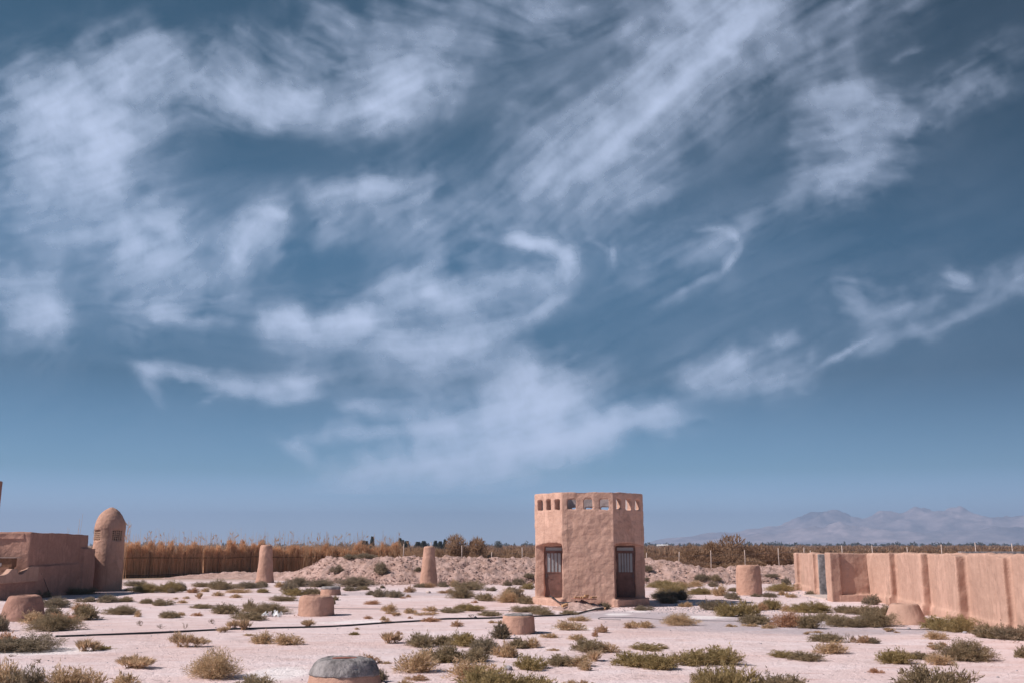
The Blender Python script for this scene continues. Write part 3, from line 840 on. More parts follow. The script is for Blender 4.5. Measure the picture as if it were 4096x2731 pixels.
# iron trough on the step
tr = empty('metal_trough', (-25.55, 51.6, 1.20)); tag(tr, 'dark metal trough under a tin sheet on the step of the left building', 'trough')
bm = bmesh.new(); add_box(bm, -1.6, .36, -.25, .25, .40, .84); add_box(bm, -1.5, -1.4, -.2, .2, 0, .40); add_box(bm, .2, .3, -.2, .2, 0, .40)
from_bm('box', bm, M_DARK_METAL if 'M_DARK_METAL' in globals() else M_POLE, tr)
bm = bmesh.new(); add_box(bm, -1.7, .55, -.34, .34, .855, .875); from_bm('tin_sheet', bm, M_TIN, tr)
bm = bmesh.new(); add_box(bm, -.75, -.15, -.262, -.254, .45, .62); from_bm('side_plate', bm, M_TIN, tr)
# tall wall end at the very edge
bm = bmesh.new(); add_box(bm, -.9, 0, 0, .32, -.3, 6.08)
me = baked(bm, .06, (), None, 2); lump(me, .03, 1.2, .01, 5, 11)
tag(link_mesh('mud_pillar', me, M_OLDMUD, None, (-27.56, 54.0, 0)), 'tall mud pillar cut by the left edge above the brown building', 'pillar')

# ---------------------------------------------------------------- tapered pillars, drum and stumps
def turned(name, x, y, prof, label, cat, mat, voxel=.03, hollow=None, seed=0.0, group=None, amp=.032):
    bm = bmesh.new(); add_lathe(bm, prof, 48)
    cuts = []
    if hollow:
        c = bmesh.new(); add_lathe(c, hollow, 32); cuts.append(c)
    me = baked(bm, voxel, cuts, None, 2)
    lump(me, amp, 1.5, amp * .5, 5.5, seed)
    return tag(link_mesh(name, me, mat, None, (x, y, 0)), label, cat, group)
turned('mud_pillar', -18.1, 74.9, [(.70, -.3), (.67, 0), (.60, .5), (.54, 1.1), (.49, 1.8), (.45, 2.4), (.42, 2.62), (.34, 2.70)], 'tapered mud pillar standing before the reed fence', 'pillar', M_MUD, .04, None, 1, 'tapered mud pillars')
turned('mud_pillar', -5.59, 68.64, [(.66, -.3), (.63, 0), (.58, .4), (.51, 1.1), (.43, 1.8), (.38, 2.35), (.355, 2.54), (.28, 2.60)], 'tapered mud pillar standing alone before the earth berm', 'pillar', M_MUD, .035, None, 4, 'tapered mud pillars')
turned('mud_drum', 13.05, 56.41, [(.74, -.3), (.71, 0), (.70, .3), (.68, .9), (.65, 1.45), (.61, 1.58), (.5, 1.62)], 'squat mud cylinder standing between the hut and the long right wall', 'drum', M_MUD, .04, None, 8)
turned('mud_stump', -7.66, 40.28, [(.74, -.3), (.71, 0), (.69, .3), (.66, .6), (.62, .72), (.50, .76)], 'thick round mud stump with open top and white salt stain beside it', 'stump', M_MUD, .024, [(.36, .58), (.40, .9)], 12, 'mud stumps on the salt flat')
turned('mud_stump', -17.94, 37.8, [(.84, -.3), (.79, 0), (.72, .3), (.61, .66), (.54, .84), (.46, .88)], 'brown conical mud stump half hidden by bushes at the left edge', 'stump', M_OLDMUD, .024, [(.24, .70), (.28, 1.0)], 15, 'mud stumps on the salt flat')
turned('mud_stump', 13.85, 36.29, [(.80, -.3), (.75, 0), (.68, .17), (.56, .45), (.49, .62), (.44, .67)], 'smooth pale mud cone stump in front of the long right wall', 'stump', M_WALL, .024, [(.26, .56), (.28, .8)], 18, 'mud stumps on the salt flat', .010)
def capped(x, y, prof, cap, label, seed, cap_hole=None, voxel=.02):
    t = empty('mud_stump', (x, y, 0)); tag(t, label, 'stump', 'mud stumps on the salt flat')
    bm = bmesh.new(); add_lathe(bm, prof, 48); me = baked(bm, voxel, (), None, 2); lump(me, .016, 2.2, .008, 7, seed); link_mesh('base', me, M_MUD, t)
    bm = bmesh.new(); add_lathe(bm, cap, 48); c = []
    if cap_hole:
        b = bmesh.new(); add_box(b, *cap_hole); c = [b]
    me = baked(bm, voxel, c, None, 2); lump(me, .024, 3.0, .016, 10, seed + 3); link_mesh('cement_cap', me, M_CEMENT, t)
    return t
capped(-9.96, 56.28, [(.60, -.3), (.57, 0), (.54, .2), (.50, .36)], [(.50, .31), (.535, .34), (.53, .43), (.46, .47)], 'small mud stump with a grey cement lid behind the thick round stump', 2, None, .024)
capped(.20, 32.17, [(.54, -.3), (.515, 0), (.51, .25), (.49, .52), (.45, .555)], [(.40, .54), (.455, .555), (.44, .585), (.36, .592)], 'mud stump with thin flat grey top just below the hut', 5)
s4 = capped(-3.24, 20.17, [(.78, -.3), (.74, 0), (.70, .15), (.665, .265), (.56, .30), (.42, .46)], [(.60, .245), (.690, .262), (.655, .36), (.590, .48), (.535, .53), (.47, .545)], 'large foreground mud stump thickly capped with rough grey cement', 9, (-.19, .17, -.10, .10, .50, .7), .018)
bm = bmesh.new()
for k, dy in enumerate((-.05, 0.0, .05)): add_tube(bm, [(-.24, dy, .545), (0, dy + .004 * k, .556), (.22, dy, .548)], .014, 6)
from_bm('iron_rods', bm, M_TRAY, s4)

# ---------------------------------------------------------------- long right wall
def wall_path(name, pts, thick, z1, label, extra=(), voxel=.05, mat=None):
    """pts: outer face points from far to near, wall thickness goes to the right"""
    ox, oy = pts[0]
    bm = bmesh.new()
    for (a, b, za, zb) in zip(pts, pts[1:], z1, z1[1:]):
        d = Vector((b[0] - a[0], b[1] - a[1])); d.normalize(); n = Vector((-d.y, d.x))
        if n.x < 0: n = -n
        a2, b2 = Vector(a) - d * .02, Vector(b) + d * .02
        q = [a2, b2, b2 + n * thick, a2 + n * thick]
        add_prism(bm, [(v.x - ox, v.y - oy) for v in q], -.3, [za, zb, zb, za])
        q = [a2 - n * .07, b2 - n * .07, b2 + n * thick, a2 + n * thick]
        add_prism(bm, [(v.x - ox, v.y - oy) for v in q], -.3, .30)
    for poly, z in extra:
        add_prism(bm, [(x - ox, y - oy) for x, y in poly], z[0], z[1])
    me = baked(bm, voxel, (), None, 3)
    lump(me, .055, .7, .020, 3.6, ox)
    for v in me.vertices:
        if v.co.z > 2.0: v.co.z += .045 * mnoise.noise(Vector((v.co.x * 1.1, v.co.y * 1.1, 5))) + .03 * mnoise.noise(Vector((v.co.x * 4, v.co.y * 4, 2)))
    return me, (ox, oy, 0)
rw = empty('mud_wall', (17.5, 50.0, 0)); tag(rw, 'long straight mud wall with pilasters running off the right edge', 'wall')
def pilaster(cx, cy, ln, out_, top, w0=.0):
    d = Vector((-.165, -.986)); n = Vector((-.986, .165))
    p = Vector((cx, cy))            # near end on the wall face
    q = [p - d * .07, p + n * out_ + d * .05, p + n * out_ - d * ln, p - d * ln]
    return [(v.x, v.y) for v in q]
ext = []
for (cx, cy, o) in [(17.60, 46.7, .20), (16.58, 40.5, .20), (15.72, 35.25, .24), (14.95, 30.6, .10), (13.9, 24.2, .2)]:
    ext.append((pilaster(cx + .05, cy, .75, o + .20, 0), (-.3, 2.36)))
    ext.append((pilaster(cx + .05, cy - .04, .85, o + .30, 0), (-.3, .38)))
me, loc = wall_path('wall', [(17.5, 50.2), (17.67, 47.0), (16.65, 40.84), (15.78, 35.55), (14.85, 30.02), (13.9, 24.4), (11.6, 11.0)], .45, [2.29, 2.33, 2.37, 2.41, 2.45, 2.48, 2.5], '', ext)
o = link_mesh('wall', me, M_WALL, rw); o.location = (loc[0] - 17.5, loc[1] - 50.0, 0)
# recessed face and pier that close the wall's far end
bm = bmesh.new()
add_prism(bm, [(15.95 - 17.5, .10), (17.95 - 17.5, .26), (17.95 - 17.5, .6), (15.95 - 17.5, .6)], -.3, 2.31)
add_prism(bm, [(15.92 - 17.5, -.10), (17.55 - 17.5, -.10), (17.55 - 17.5, .3), (15.92 - 17.5, .3)], -.3, .33)
me = baked(bm, .04, (), None, 3); lump(me, .04, 1.3, .015, 5, 3); link_mesh('end_wall', me, M_WALL, rw)
bm = bmesh.new()
add_prism(bm, [(15.55 - 17.5, -.10), (16.08 - 17.5, -.04), (16.12 - 17.5, .75), (15.72 - 17.5, 1.25)], -.3, 2.32)
me = baked(bm, .04, (), None, 3); lump(me, .035, 1.6, .015, 5, 8); link_mesh('gate_pier', me, M_WALL, rw)
bm = bmesh.new()
add_prism(bm, [(25.6 - 17.5, 8), (36 - 17.5, 8), (36 - 17.5, 8.4), (25.6 - 17.5, 8.4)], -.2, 2.34)
from_bm('rear_wall', bm, M_CEMENT, rw)
fw_ = empty('mud_wall', (17.7, 63.5, 0)); tag(fw_, 'short mud wall piece beyond the gate gap with a grey cement end', 'wall')
ext = [([(17.60, 62.3), (17.36, 62.3), (17.40, 62.9), (17.66, 62.9)], (-.3, 2.22)), ([(17.60, 62.2), (17.28, 62.2), (17.32, 63.0), (17.66, 63.0)], (-.3, .4)),
       ([(16.95, 56.7), (16.72, 56.7), (16.80, 57.6), (17.0, 57.6)], (-.3, 2.24))]
me, loc = wall_path('wall', [(17.73, 63.5), (16.87, 56.05)], .45, [2.2, 2.24], '', ext)
o = link_mesh('wall', me, M_WALL, fw_); o.location = (loc[0] - 17.7, loc[1] - 63.5, 0)
bm = bmesh.new(); add_box(bm, 16.80 - 17.7, 17.36 - 17.7, 55.90 - 63.5, 56.02 - 63.5, -.2, 2.2)
me = baked(bm, .03, (), None, 2); lump(me, .012, 2.5, .006, 7); link_mesh('cement_end', me, M_CEMENT, fw_)
bm = bmesh.new(); add_box(bm, 15.75, 17.2, 51.6, 55.7, -.2, .07); bmesh.ops.bevel(bm, geom=bm.edges[:], offset=.03, segments=2, affect='EDGES')
tag(from_bm('doorstep', bm, M_STONE), 'pale threshold slab lying in the gate gap of the right wall', 'step')

# ---------------------------------------------------------------- reed fence
FENCE = [(-34, 84.0), (-32, 84.9), (-27, 88.0), (-22.6, 90.9), (-17, 93.0), (-10.5, 94.5)]
def along(path, s):
    for a, b in zip(path, path[1:]):
        L = math.hypot(b[0] - a[0], b[1] - a[1])
        if s <= L: return (a[0] + (b[0] - a[0]) * s / L, a[1] + (b[1] - a[1]) * s / L, math.atan2(b[1] - a[1], b[0] - a[0]))
        s -= L
    return (*path[-1], math.atan2(path[-1][1] - path[-2][1], path[-1][0] - path[-2][0]))
def reed_bundle_mesh(seed, n=230, w=.62, hmin=1.9, hmax=2.75):
    rg = random.Random(seed); V, Fc, T = [], [], []
    for i in range(n):
        x, y = rg.uniform(-w / 2, w / 2), rg.gauss(0, .07)
        h = rg.uniform(hmin, hmax); hw = rg.uniform(.010, .022)
        lx, ly = rg.gauss(0, .05), rg.gauss(0, .04)
        a = rg.uniform(-.7, .7); dx, dy = math.cos(a) * hw, math.sin(a) * hw
        b = len(V)
        V += [(x - dx, y - dy, -.05), (x + dx, y + dy, -.05), (x + lx + dx * .8, y + ly + dy * .8, h * .7), (x + lx - dx * .8, y + ly - dy * .8, h * .7),
              (x + lx * 2.2 + dx * .3, y + ly * 2, h), (x + lx * 2.2 - dx * .3, y + ly * 2, h)]
        Fc += [(b, b + 1, b + 2, b + 3), (b + 3, b + 2, b + 4, b + 5)]; t0 = rg.random() ** .7; T += [t0] * 6
        for k in range(3):                      # feathery heads
            z = h - rg.uniform(0, .5); q = len(V); ax, ay = rg.gauss(0, .05), rg.gauss(0, .05); ww = rg.uniform(.010, .024)
            px, py = x + lx * 2, y + ly * 2
            V += [(px - ww, py, z), (px + ww, py, z), (px + ax + ww * .4, py + ay, z + rg.uniform(.08, .26)), (px + ax - ww * .4, py + ay, z + rg.uniform(.08, .2))]
            Fc += [(q, q + 1, q + 2, q + 3)]; T += [.5 + .5 * rg.random()] * 4
    for i in range(max(4, n // 22)):            # loose stalks standing above
        x, h = rg.uniform(-w / 2, w / 2), rg.uniform(hmax, hmax + 1.0); lx = rg.gauss(0, .22); b = len(V)
        V += [(x - .007, 0, 1.5), (x + .007, 0, 1.5), (x + lx + .004, .05, h), (x + lx - .004, .05, h)]; Fc += [(b, b + 1, b + 2, b + 3)]; T += [.8] * 4
    return np_mesh('reed_bundle', V, Fc, T)
fence = empty('reed_fence', (FENCE[0][0], FENCE[0][1], 0)); tag(fence, 'long fence of dry golden reed bundles tied to poles at the left', 'fence')
protos = [reed_bundle_mesh(s, 230, .62, 1.9 - .12 * s, 2.8 - .1 * (s % 3)) for s in range(5)]
for me in protos: me.materials.append(M_REED)
rg = random.Random(2)
total = sum(math.hypot(b[0] - a[0], b[1] - a[1]) for a, b in zip(FENCE, FENCE[1:]))
n = 74
for i in range(n):
    s_ = (i + .5) * total / n; x, y, a = along(FENCE, s_)
    o = bpy.data.objects.new('reed_bundle', protos[i % 5]); COL.objects.link(o); o.parent = fence
    o.location = (x - FENCE[0][0], y - FENCE[0][1] + rg.uniform(-.12, .12), 0)
    o.rotation_euler = (0, rg.gauss(0, .03), a + rg.uniform(-.1, .1) + (math.pi if rg.random() < .5 else 0)); k = rg.uniform(.80, 1.14)
    o.scale = (rg.uniform(.50, .90), 1.0, k)
for z in (1.62, .22):
    pts = []
    for k in range(13):
        x, y, a = along(FENCE, total * k / 12); pts.append((x - FENCE[0][0] + .0, y - FENCE[0][1] - .26, z + rg.uniform(-.06, .06)))
    bm = bmesh.new(); add_tube(bm, pts, .030, 6); from_bm('rail', bm, M_POLE, fence)
for k in range(9):
    x, y, a = along(FENCE, total * (k + .4) / 9); bm = bmesh.new()
    add_tube(bm, [(0, 0, -.2), (rg.gauss(0, .04), 0, 1.0), (rg.gauss(0, .05), 0, 2.1)], .04, 6)
    o = from_bm('post', bm, M_POLE, fence); o.location = (x - FENCE[0][0], y - FENCE[0][1] - .34, 0)
# sparse reeds growing on beyond the fence, and behind the left building
V, Fc, T = [], [], []
rg = random.Random(21)
def reed(x, y, h, z0=0):
    lx, ly = rg.gauss(0, .16) * h * .5, rg.gauss(0, .06); b = len(V); w = rg.uniform(.008, .016)
    V.extend([(x - w, y, z0), (x + w, y, z0), (x + lx + w * .5, y + ly, z0 + h), (x + lx - w * .5, y + ly, z0 + h)]); Fc.append((b, b + 1, b + 2, b + 3)); T.extend([rg.random()] * 4)
    for k in range(3):
        z = h * rg.uniform(.6, .95); q = len(V); ax = rg.gauss(0, .13); f = z / h
        V.extend([(x + lx * f - w * .6, y, z0 + z), (x + lx * f + w * .6, y, z0 + z), (x + lx * f + ax + .004, y, z0 + z + rg.uniform(.05, .4)), (x + lx * f + ax - .004, y, z0 + z + rg.uniform(.05, .35))])
        Fc.append((q, q + 1, q + 2, q + 3)); T.extend([rg.random()] * 4)
for i in range(420):
    x = rg.uniform(-19, -6.0); dens = 1 if x < -9 else (.45 if x < -7 else .2)
    if rg.random() < dens: reed(x, 92 + rg.uniform(-1, 5), rg.uniform(1.6, 3.1) * (1.0 if x < -9 else .8))
for i in range(36): reed(-24.7 - rg.random() ** 1.6 * 3.4, 64.5 + rg.uniform(-.6, .6), rg.uniform(3.4, 4.7))
for i in range(260):
    x, y, a = along(FENCE, rg.random() * total); reed(x, y + rg.uniform(.4, 2.2), rg.uniform(2.5, 4.0))
o = link_mesh('reeds', np_mesh('reeds', V, Fc, T), M_REEDTOP); tag(o, kind='stuff')

# ---------------------------------------------------------------- fence posts beyond the berm
PLACES = ['bleached wooden fence post just left of the middle tapered pillar beyond the berm', 'bleached post whose tip shows over the middle tapered pillar', 'tall white post in front of the biggest tamarisk left of the hut', 'short white post midway between that tamarisk and the hut', 'white post closest to the left wall of the hut',
 'thin white post closest to the right wall of the hut', 'forked looking post second to the right of the hut', 'tall white post with a rag knot third right of the hut', 'grey post behind the bushes above the squat cylinder', 'thin post above the right side of the squat cylinder',
 'post over the far corner of the right wall', 'stubby post over the far part of the right wall', 'tall pale post above the gate recess of the right wall', 'leaning pale post above the first pilaster', 'stubby post above the second pilaster', 'leaning post over the middle of the right wall', 'tall white post over the third pilaster', 'pale post at the right end above the long wall']
POSTS = [(-8.54, 2.80), (-6.28, 2.93), (-3.91, 2.66), (-1.59, 2.15), (.70, 2.51), (10.44, 2.11), (12.95, 2.19), (15.48, 2.28), (18.06, 2.32), (20.79, 2.47), (22.79, 2.51), (23.18, 2.28), (25.67, 2.66), (28.1, 2.66), (30.78, 2.55), (33.51, 2.74), (36.09, 2.89), (38.98, 2.80)]
rg = random.Random(8)
for (x, h), lab in zip(POSTS, PLACES):
    bm = bmesh.new(); l1, l2 = rg.gauss(0, .03), rg.gauss(0, .05)
    add_tube(bm, [(0, 0, -.3), (l1, 0, h * .4), (l1 * .5 + l2, 0, h * .75), (l2, 0, h)], .042, 7, .030)
    add_tube(bm, [(l2 - .03, 0, h - .06), (l2 + .05, .0, h - .01)], .018, 5)
    tag(from_bm('fence_post', bm, M_POST, None, True, (x, 79.2 + rg.uniform(-.2, .2), 0)), lab, 'post', 'fence posts beyond the berm')
bm = bmesh.new()
for k in range(2):
    pts = [(x, 79.1, h - .35 - .55 * k) for x, h in POSTS]; add_tube(bm, pts, .006, 4)
tag(from_bm('fence_wire', bm, M_WIRE), 'thin wires strung between the bleached fence posts', 'wire')

# ---------------------------------------------------------------- hoses, wire, litter
def run(name, pts, r, mat, label, cat, z=.0):
    P = spline([(x, y, gz(x, y) + r * .7 + zz) for x, y, *rest in pts for zz in [rest[0] if rest else 0]], 6)
    bm = bmesh.new(); add_tube(bm, P, r, 8); return tag(from_bm(name, bm, mat, None, True), label, cat)
run('hose', [(-13.6, 30.8), (-13.25, 30.98), (-11.88, 31.75), (-10.74, 32.46), (-9.45, 33.3), (-8.32, 33.78), (-6.75, 34.49), (-5.83, 35.01), (-4.53, 36.1), (-3.3, 37.03), (-2.46, 37.88), (-1.37, 38.26), (-.35, 38.6), (.88, 39.44), (1.77, 40.13), (2.41, 40.98), (3.13, 42.3, .03), (3.6, 43.0, .06), (4.05, 43.5, .02)], .034, M_HOSE, 'long black water hose snaking across the white salt ground', 'hose')
run('hose', [(1.75, 46.9, .36), (1.72, 46.2, .40), (1.85, 45.6, .35), (2.1, 45.0, .20), (2.5, 44.5, .22), (2.8, 44.2, .30)], .030, M_HOSE, 'short black hose dropping from the hut\'s left doorway to the rubble heap', 'hose')
run('wire', [(-18.55, 49.9), (-15.79, 47.81), (-14.21, 47.22), (-12.17, 46.45), (-10.09, 45.71), (-9.5, 45.53), (-7.49, 44.82), (-5.47, 44.3), (-4.16, 44.13), (-3.05, 43.63), (-1.35, 43.3), (.13, 43.46), (.54, 42.81)], .012, M_WIRE, 'thin grey wire lying across the flat behind the black hose', 'wire')
run('wire', [(4.0, 37.9), (3.25, 38.13), (3.36, 39.04), (3.82, 39.17), (4.66, 39.04), (5.49, 38.26), (6.52, 37.76), (7.36, 37.39), (8.19, 37.03)], .012, M_WIRE, 'thin looped wire on the grey patch below the hut', 'wire')
run('wire', [(12.09, 35.12), (12.51, 34.18), (13.19, 33.6), (13.96, 33.69), (14.8, 33.39)], .014, M_WIRE, 'thin grey wire in front of the smooth cone stump', 'wire')
bm = bmesh.new(); add_tube(bm, [(-1.40, 38.22, .05), (-1.32, 38.26, .05)], .05, 8); add_tube(bm, [(-1.36, 38.24, .05), (-1.36, 38.24, .12)], .02, 6)
tag(from_bm('hose_joint', bm, M_HOSE, None, True), 'black clamp joint halfway along the long black hose', 'joint')
def rag(name, x, y, w, h, seed, label):
    V, Fr = [], []; nx2, ny2 = 16, 10
    for j in range(ny2):
        for i in range(nx2):
            u, v = i / (nx2 - 1) - .5, j / (ny2 - 1) - .5
            k = mnoise.noise((u * 5 + seed, v * 5, 1)); k2 = mnoise.noise((u * 11 + seed, v * 11, 4))
            V.append((u * w + .08 * w * k2, v * w * .55 + .1 * k, max(.01, h * (.35 + .9 * k + .5 * k2) * (1 - (2 * u) ** 2 * .5))))
    for j in range(ny2 - 1):
        for i in range(nx2 - 1):
            if mnoise.noise((i * .37 + seed, j * .41, 9)) > -.12: Fr.append((j * nx2 + i, j * nx2 + i + 1, (j + 1) * nx2 + i + 1, (j + 1) * nx2 + i))
    tag(link_mesh(name, np_mesh(name, V, Fr), M_RAG, None, (x, y, gz(x, y))), label, 'litter')
rag('plastic_rag', -9.2, 39.5, .75, .30, 1.3, 'crumpled white plastic rag caught on a bush left of the thick stump')
rag('plastic_rag', -.32, 34.6, .32, .07, 6.1, 'flat white plastic scrap left of the flat grey-topped stump')
def stone(x, y, r, label, mat=M_STONE, sz=.65):
    bm = bmesh.new(); bmesh.ops.create_icosphere(bm, subdivisions=3, radius=r)
    for v in bm.verts: v.co *= 1 + .28 * mnoise.noise(v.co * (2.2 / r) + Vector((x, y, 0))); v.co.z *= sz
    tag(from_bm('stone', bm, mat, None, True, (x, y, gz(x, y) + r * .3)), label, 'stone')
stone(-4.78, 58.6, .14, 'whitish block of stone on salt below the middle tapered pillar')
stone(-.09, 22.9, .10, 'pale rounded stone beside the massive bushes at the bottom centre', M_GREYSTONE)
stone(-1.95, 21.9, .045, 'small dark stone below the rust-topped bush', M_OLDMUD)
stone(11.4, 27.5, .05, 'small grey stone below the wide bush on the right flat', M_GREYSTONE)
stone(14.2, 32.4, .07, 'dark grey stone in front of the wall at the right', M_GREYSTONE)
stone(13.1, 34.1, .06, 'grey stone beside the wire before the cone stump', M_GREYSTONE)
stone(-.4, 49.6, .12, 'buff stone lying left of the hut', M_STONE)

# rubble heap with a lid and bricks before the hut
RX, RY = 2.95, 44.1
V = []; n1 = 44
for j in range(n1):
    for i in range(n1):
        u, v = (i / (n1 - 1) - .5) * 3.0, (j / (n1 - 1) - .5) * 2.6
        d = math.hypot(u / 1.30, v / 1.15); p = Vector((u, v, 0))
        h = .40 * max(0, 1 - d) ** .85 + (.09 * mnoise.noise(p * 4) + .05 * mnoise.noise(p * 10)) * max(0, 1.0 - d) ** .3 if d < 1 else -.06
        V.append((u, v, h - .02))
Fr = [(j * n1 + i, j * n1 + i + 1, (j + 1) * n1 + i + 1, (j + 1) * n1 + i) for j in range(n1 - 1) for i in range(n1 - 1)]
tag(link_mesh('rubble_heap', np_mesh('rubble_heap', V, Fr), M_CLOD, None, (RX, RY, 0)), 'low heap of earth rubble in front of the hut', 'heap')
bm = bmesh.new(); add_lathe(bm, [(.50, 0), (.56, .012), (.55, .03), (.2, .035)], 28)
o = from_bm('lid', bm, M_TRAY, None, False, (RX + .15, RY + .05, .41)); o.rotation_euler = (R(-2), R(2), 0)
tag(o, 'round rusty lid on the rubble heap with bricks on it', 'lid')
BR = [(-.30, -.08, .455, 10, 'leftmost yellow brick on the rusty lid'), (-.12, .0, .455, 70, 'yellow brick second from the left on the rusty lid'), (.05, -.10, .455, 15, 'yellow brick at the front middle of the rusty lid'),
      (.10, .12, .455, -20, 'brick at the back of the rusty lid'), (.13, .06, .53, 35, 'topmost brick stacked on two others on the lid'), (.32, -.05, .455, 80, 'brick right of the stack on the rusty lid'), (.46, .02, .455, 20, 'rightmost yellow brick on the rusty lid')]
bm = bmesh.new(); add_box(bm, -.11, .11, -.05, .05, 0, .07); bmesh.ops.bevel(bm, geom=bm.edges[:], offset=.008, segments=1, affect='EDGES')
b0 = from_bm('brick', bm, M_BRICK)
for i, (x, y, z, a, lab) in enumerate(BR):
    o = b0 if i == 0 else b0.copy()
    if i: COL.objects.link(o)
    o.location = (RX + .13 + x, RY + .03 + y, z); o.rotation_euler = (0, 0, R(a)); tag(o, lab, 'brick', 'loose bricks by the rubble heap')
for x, y, z, a, lab, s in [(-.72, -.62, .16, 35, 'large yellow brick leaning on the left slope of the rubble heap', 1.35), (.95, -.75, .05, 65, 'brick fragment at the right foot of the rubble heap', .8)]:
    o = b0.copy(); COL.objects.link(o); o.location = (RX + x, RY + y, z); o.rotation_euler = (R(8), R(-14), R(a)); o.scale = (s, s, s); tag(o, lab, 'brick', 'loose bricks by the rubble heap')
for x, y, z, a, L, lab in [(.42, -1.08, .05, 4, .42, 'short pinkish clay pipe lying before the rubble heap'), (.66, -.86, .10, 24, .5, 'grey clay pipe leaning behind the pinkish one')]:
    bm = bmesh.new(); add_tube(bm, [(-L / 2, 0, 0), (0, 0, 0), (L / 2, 0, 0)], .045, 10)
    o = from_bm('clay_pipe', bm, M_STONE, None, True, (RX + x, RY + y, z)); o.rotation_euler = (0, R(-4), R(a)); tag(o, lab, 'pipe', 'clay pipes by the rubble heap')
